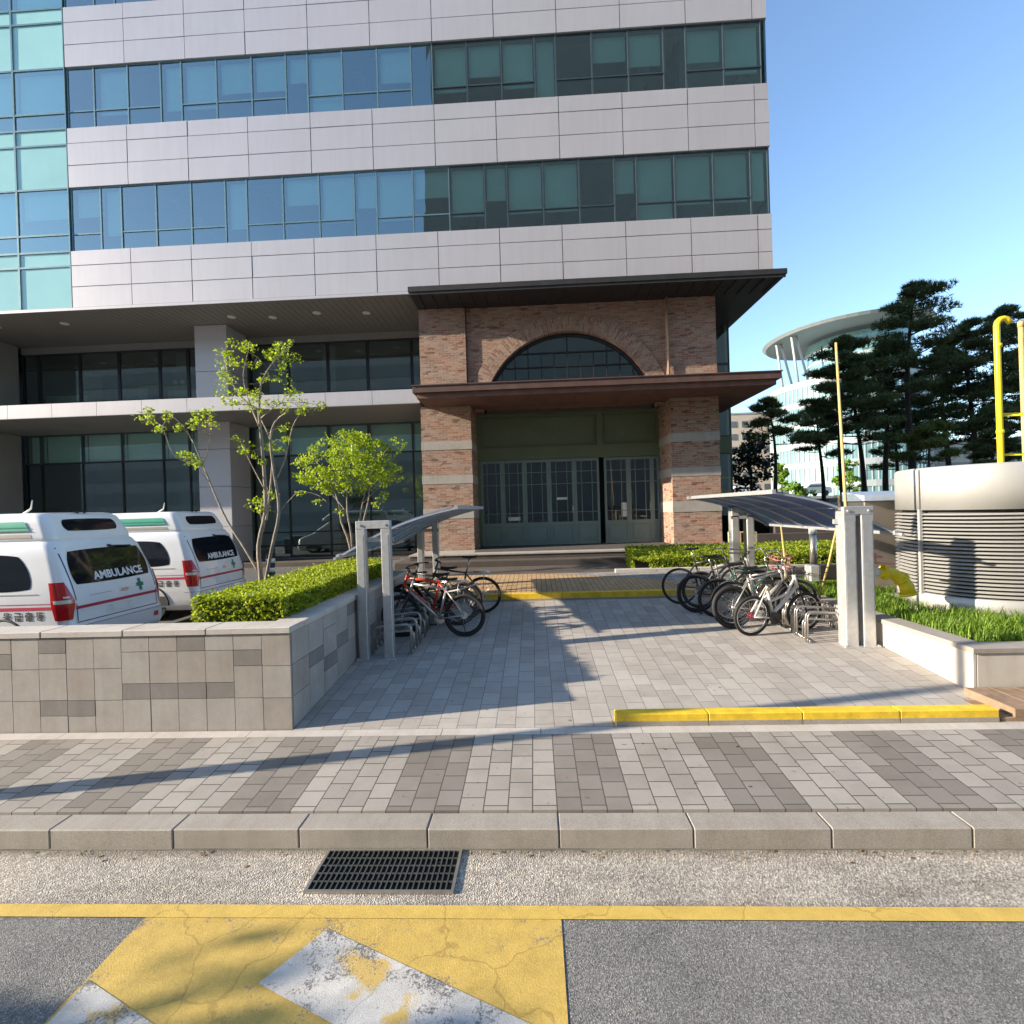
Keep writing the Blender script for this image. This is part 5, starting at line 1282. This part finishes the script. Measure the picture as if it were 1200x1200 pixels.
pineat('tallest pine, reddish trunk and wind-swept top above the others',1070,23,322,11,lean=.02,npads=17,crown0=.45,spread=.30)
pineat('slim pine with a bare dark trunk closest to the brick building corner',908,20,462,2,crown0=.62,spread=.30,dens=.6,npads=8,lean=-.01)
pineat('dark pine with dense crown just right of the tall yellow pole',990,22,388,33,crown0=.40,npads=17,spread=.36)
pineat('thin pine between the glass tower and the yellow pole',964,24,462,4,crown0=.5,npads=10,dens=.7,spread=.3)
pineat('leaning dark pine behind the yellow pole',1012,26,412,51,lean=-.03,crown0=.45,npads=15,spread=.36)
pineat('pine with broad dark crown left of the tallest one',1040,25,395,6,crown0=.42,npads=16,spread=.36)
pineat('dark pine directly right of the tallest one',1112,26,398,7,crown0=.40,npads=16,spread=.38)
pineat('dark pine left of the yellow hooked pipe',1142,24,372,8,crown0=.36,npads=16,spread=.34)
pineat('tall pine behind the yellow hooked pipe at the right',1182,24,350,9,crown0=.30,npads=18,spread=.34)
pineat('dark pine cut by the right edge of the view',1222,25,362,10,crown0=.34,npads=16,spread=.36)
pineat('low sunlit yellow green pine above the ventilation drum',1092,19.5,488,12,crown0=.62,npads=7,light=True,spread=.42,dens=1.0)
pineat('dark pine low behind the ventilation drum',1165,21,470,13,crown0=.25,npads=13,spread=.40)
pineat('small bushy pine behind the sunlit one',1050,28,455,14,crown0=.3,npads=14,spread=.4)
def bush(name,label,cat,px,Y,ybot,ytop,wpx,mat,n,size,seed,trunk=True):
    global rnd
    keep=rnd; rnd=random.Random(seed); b0=at(px,ybot,Y); t0=at(px,ytop,Y); wd=wpx/600*Y/2; h=t0.z-b0.z
    t=thing(name,label,cat,tuple(b0)); fo=MB()
    for k in range(n):
        u=rndn()*rnd.random()**.35; f=.5+u.z*.5
        if trunk and f<.2 and rnd.random()<.6: continue
        c=b0+Vector((u.x*wd*(1.1-.4*f),u.y*wd*.8,h*(.12+.86*f))); clump(fo,c,.22*wd+.05,rnd.randint(16,28),size)
    fo.build('crown' if trunk else 'foliage',mat,t)
    mb=MB(); mb.tube([b0+Vector((0,0,-.4)),b0+Vector((.05,0,h*.35)),b0+Vector((-.03,.02,h*.75))],[.07,.06,.03],7)
    for k in range(5): a=k*1.3; mb.tube([b0+Vector((.04,0,h*(.25+.07*k))),b0+Vector((math.cos(a)*wd*.6,math.sin(a)*wd*.6,h*(.5+.08*k)))],[.03,.012],5)
    mb.build('trunk' if trunk else 'stem',M['pinebark'],t); rnd=keep; return t
bush('shrub_tree','dark round shrub tree beside the right corner of the brick portico','tree',880,22,592,505,56,M['darkleaf'],80,.16,3)
bush('shrub','bright green shrub in front of the far glass tower','shrub',916,44,585,540,18,M['brightleaf'],30,.3,4,False)
bush('shrub','low yellowish shrub near the parked cars','shrub',935,40,592,563,34,M['brightleaf'],26,.25,5,False)
bush('shrub','small bright shrub behind the yellow pole trunks','shrub',995,46,585,535,30,M['brightleaf'],30,.3,6,False)

# ------------------------------------------------------------------ far buildings
t=thing('glass_tower','distant curved glass office tower with a white visor roof behind the pines','building',(62,112,3.4))
def arcpts(cx_,cy_,rx,ry,a0,a1,n,z): return [(cx_+rx*math.cos(R(a0+(a1-a0)*i/n)),cy_+ry*math.sin(R(a0+(a1-a0)*i/n)),z) for i in range(n+1)]
TC=(66.5,112,14.0,15.0)
def drum(z0,z1,g,mat,name,seg=40,a0=150,a1=400):
    mb=MB(); lo=arcpts(TC[0],TC[1],TC[2]+g,TC[3]+g,a0,a1,seg,z0); hi=[(x,y,z1) for x,y,_ in lo]; n=len(lo)
    mb.add(lo+hi,[(i,i+1,n+i+1,n+i) for i in range(n-1)]+[tuple(range(n,2*n)),tuple(range(n-1,-1,-1))]); return mb.build(name,mat,t)
for k in range(6):
    z=2.0+4.05*k; drum(z,z+2.85,0,M['farglass'],'glass_band'); drum(z+2.851,z+4.049,.15,M['farwhite'],'white_floor_band')
mb=MB()
for i in range(0,61):
    a=R(150+250*i/60); x,y=TC[0]+(TC[2]+.02)*math.cos(a),TC[1]+(TC[3]+.02)*math.sin(a); mb.box(x-.09,x+.09,y-.09,y+.09,2.0,26.2)
mb.build('mullions',M['farwhite'],t)
mb=MB(); lo=arcpts(TC[0]+3,TC[1],9.5,10,150,400,30,26.3); n=len(lo); hi=[(x,y,35.6) for x,y,_ in lo]; mb.add(lo+hi,[(i,i+1,n+i+1,n+i) for i in range(n-1)]); mb.build('penthouse_glass',M['farglass'],t)
mb=MB()
for z in (28.5,31,33.5): 
    lo=arcpts(TC[0]+3,TC[1],9.6,10.1,150,400,30,z); n=len(lo); hi=[(x,y,z+.5) for x,y,_ in lo]; mb.add(lo+hi,[(i,i+1,n+i+1,n+i) for i in range(n-1)])
mb.build('penthouse_bands',M['farwhite'],t)
mb=MB(); lo=arcpts(TC[0],TC[1],TC[2]+.5,TC[3]+.5,0,360,48,36.6)[:-1]; hi=arcpts(TC[0],TC[1],TC[2]+1.2,TC[3]+1.0,0,360,48,37.1)[:-1]
mb.rings([[(x,y,z+ (x-TC[0])*.022) for x,y,z in lo],[(x,y,z+(x-TC[0])*.022) for x,y,z in hi]],smooth=False); mb.build('visor_roof',M['farwhite'],t)
mb=MB()
for a in (178,200): x,y=TC[0]+12.6*math.cos(R(a)),TC[1]+13*math.sin(R(a)); mb.tube([(x+.2,y,26.3),(x-1,y,36.4)],.24,6); mb.tube([(x+2.6,y+.5,26.3),(x,y+.2,36.4)],.24,6)
mb.build('roof_struts',M['farwhite'],t)
t=thing('beige_block','distant beige apartment block with small dark windows beside the glass tower','building',(50,130,3))
mb=MB(); mb.box(40,60.2,130,150,2,24.5); mb.box(40.5,47,132,146,24.501,25.4); mb.build('wall',M['farbeige'],t)
for r in range(6):
    for c in range(7):
        mb=MB(); x=42+c*2.55; z=5.5+r*3.15; mb.box(x,x+1.25,129.9,129.998,z,z+1.5); mb.build('window',M['farwin'],t)
mb=MB(); mb.box(39.9,60.3,129.85,150,24.5,24.9); mb.build('parapet',M['farwhite'],t)
t=thing('pale_building','pale low building seen between pine trunks at the right edge','building',(105,100,3))
mb=MB(); mb.box(72,150,118,135,3,15); mb.build('wall',M['farbeige'],t)
for r in range(3):
    mb=MB(); mb.box(73,149,117.9,117.99,5+r*3.4,6.6+r*3.4); mb.build('window_strip',M['farwin'],t)
# parked cars far off
def car():
    t=thing('parked_car','x','car',(0,0,0),'cars parked far beyond the garden')
    mb=MB(); side=[(-2.1,.3),(-2.15,.7),(-2.0,.92),(-1.3,.98),(-.75,1.42),(.7,1.45),(1.45,1.02),(2.1,.95),(2.2,.6),(2.15,.3)]
    mb.rings([[(x*k,y,z*(1 if z<1 else kk)) for x,z in side] for y,k,kk in ((-.86,.97,.95),(-.80,1,1),(.80,1,1),(.86,.97,.95))],smooth=False); mb.build('body',M['cargrey'],t,True)
    mb=MB(); 
    for s in (-1,1): mb.prism([(-1.15,s*.86,1.0),(1.25,s*.86,1.02),(.65,s*.845,1.36),(-.7,s*.845,1.35)],(0,s*.01,0))
    mb.build('side_window',M['vanglass'],t,True)
    for x in (-1.35,1.35):
        for s in (-1,1): mb=MB(); mb.tube([(x,s*.70,.32),(x,s*.88,.32)],.32,16); mb.build('wheel',M['rubber'],t,True)
    return t
c0=car(); labs=['silver car parked beyond the shelters, nearest the brick building','silver car parked beyond the shelters, below the bare slim pine','silver car parked beyond the shelters, just left of the yellow pole']
for i,(px,Y,lab) in enumerate(zip((868,922,950),(60,62,60),labs)):
    c=c0 if i==0 else copy_tree(c0); p=at(px,590,Y); c.location=(p.x,Y,3.0); c.rotation_euler=(0,0,R(8*i)); c['label']=lab

# ------------------------------------------------------------------ across the street, seen only as reflection and shadow
t=thing('street_lamp','grey street lamp pole on the pavement edge to the left','street lamp',(-6.4,3.83,.15))
mb=MB(); mb.tube([(-6.4,3.83,.1),(-6.4,3.83,7.2)],[.10,.06],10); mb.build('pole',M['galv'],t)
mb=MB(); mb.tube([(-6.4,3.83,7.15),(-6.4,2.4,7.5)],[.05,.04],8); mb.box(-6.52,-6.28,1.7,2.5,7.42,7.52); mb.build('lamp_arm',M['galv'],t)
t=thing('street_tree','small street tree by the road to the left','tree',(-13.2,.9,0))
mb=MB(); mb.tube([(-13.2,-.2,0),(-13.15,-.2,1.5),(-13.1,-.15,3)],[.09,.07,.04],8); mb.build('trunk',M['bark'],t)
mb=MB()
for k in range(70): u=rndn()*rnd.random()**.4; clump(mb,(-13.1+u.x*1.2,-.2+u.y*.9,3.6+u.z*.8),.25,20,.14)
mb.build('crown',M['darkleaf'],t)
t=thing('opposite_block','tall office block across the street behind the viewer','building',(25,-32,0))
mb=MB(); mb.box(-13,70,-50,-34,0,70); mb.build('wall',M['greywall'],t)
mb=MB(); mb.box(-13,70,-50,-49.9,70.01,70.6); mb.build('parapet',M['concrete'],t)
t=thing('opposite_block','long dark lower block across the street behind the viewer','building',(-60,-34,0))
mb=MB(); mb.box(-130,-13.5,-50,-34,0,25); mb.build('wall',M['concrete'],t)
mb=MB()
for r in range(7): mb.box(-129,-14,-33.99,-33.9,1.2+r*3.4,3.0+r*3.4)
mb.build('window_strip',M['greywall'],t)

mb=MB(); rl=random.Random(21)
for k in range(170):
    if k<80: x,y=rl.uniform(-4,4),3.735-abs(rl.gauss(0,.05))-.01; z=.008
    elif k<130: x,y=rl.uniform(-2.5,4.6),rl.uniform(5.3,9.9); z=gz(y)+.004
    else: x,y=rl.uniform(-5,5),rl.uniform(3.96,5.05); z=gz(y)+.003
    a=rl.uniform(0,6.28); q=rl.uniform(.008,.022); mb.add([(x+q*math.cos(a),y+q*math.sin(a),z),(x-q*.5*math.sin(a),y+q*.5*math.cos(a),z+.004),(x-q*math.cos(a),y-q*math.sin(a),z+.002),(x+q*.5*math.sin(a),y-q*.5*math.cos(a),z)],[(0,1,2,3)])
tag(mb.build('fallen_leaves',leafmat('dry_leaves',(.10,.06,.03),(.26,.18,.08),.1)),'scattered small dry leaves and bits along the gutter and paving','leaves',kind='stuff')
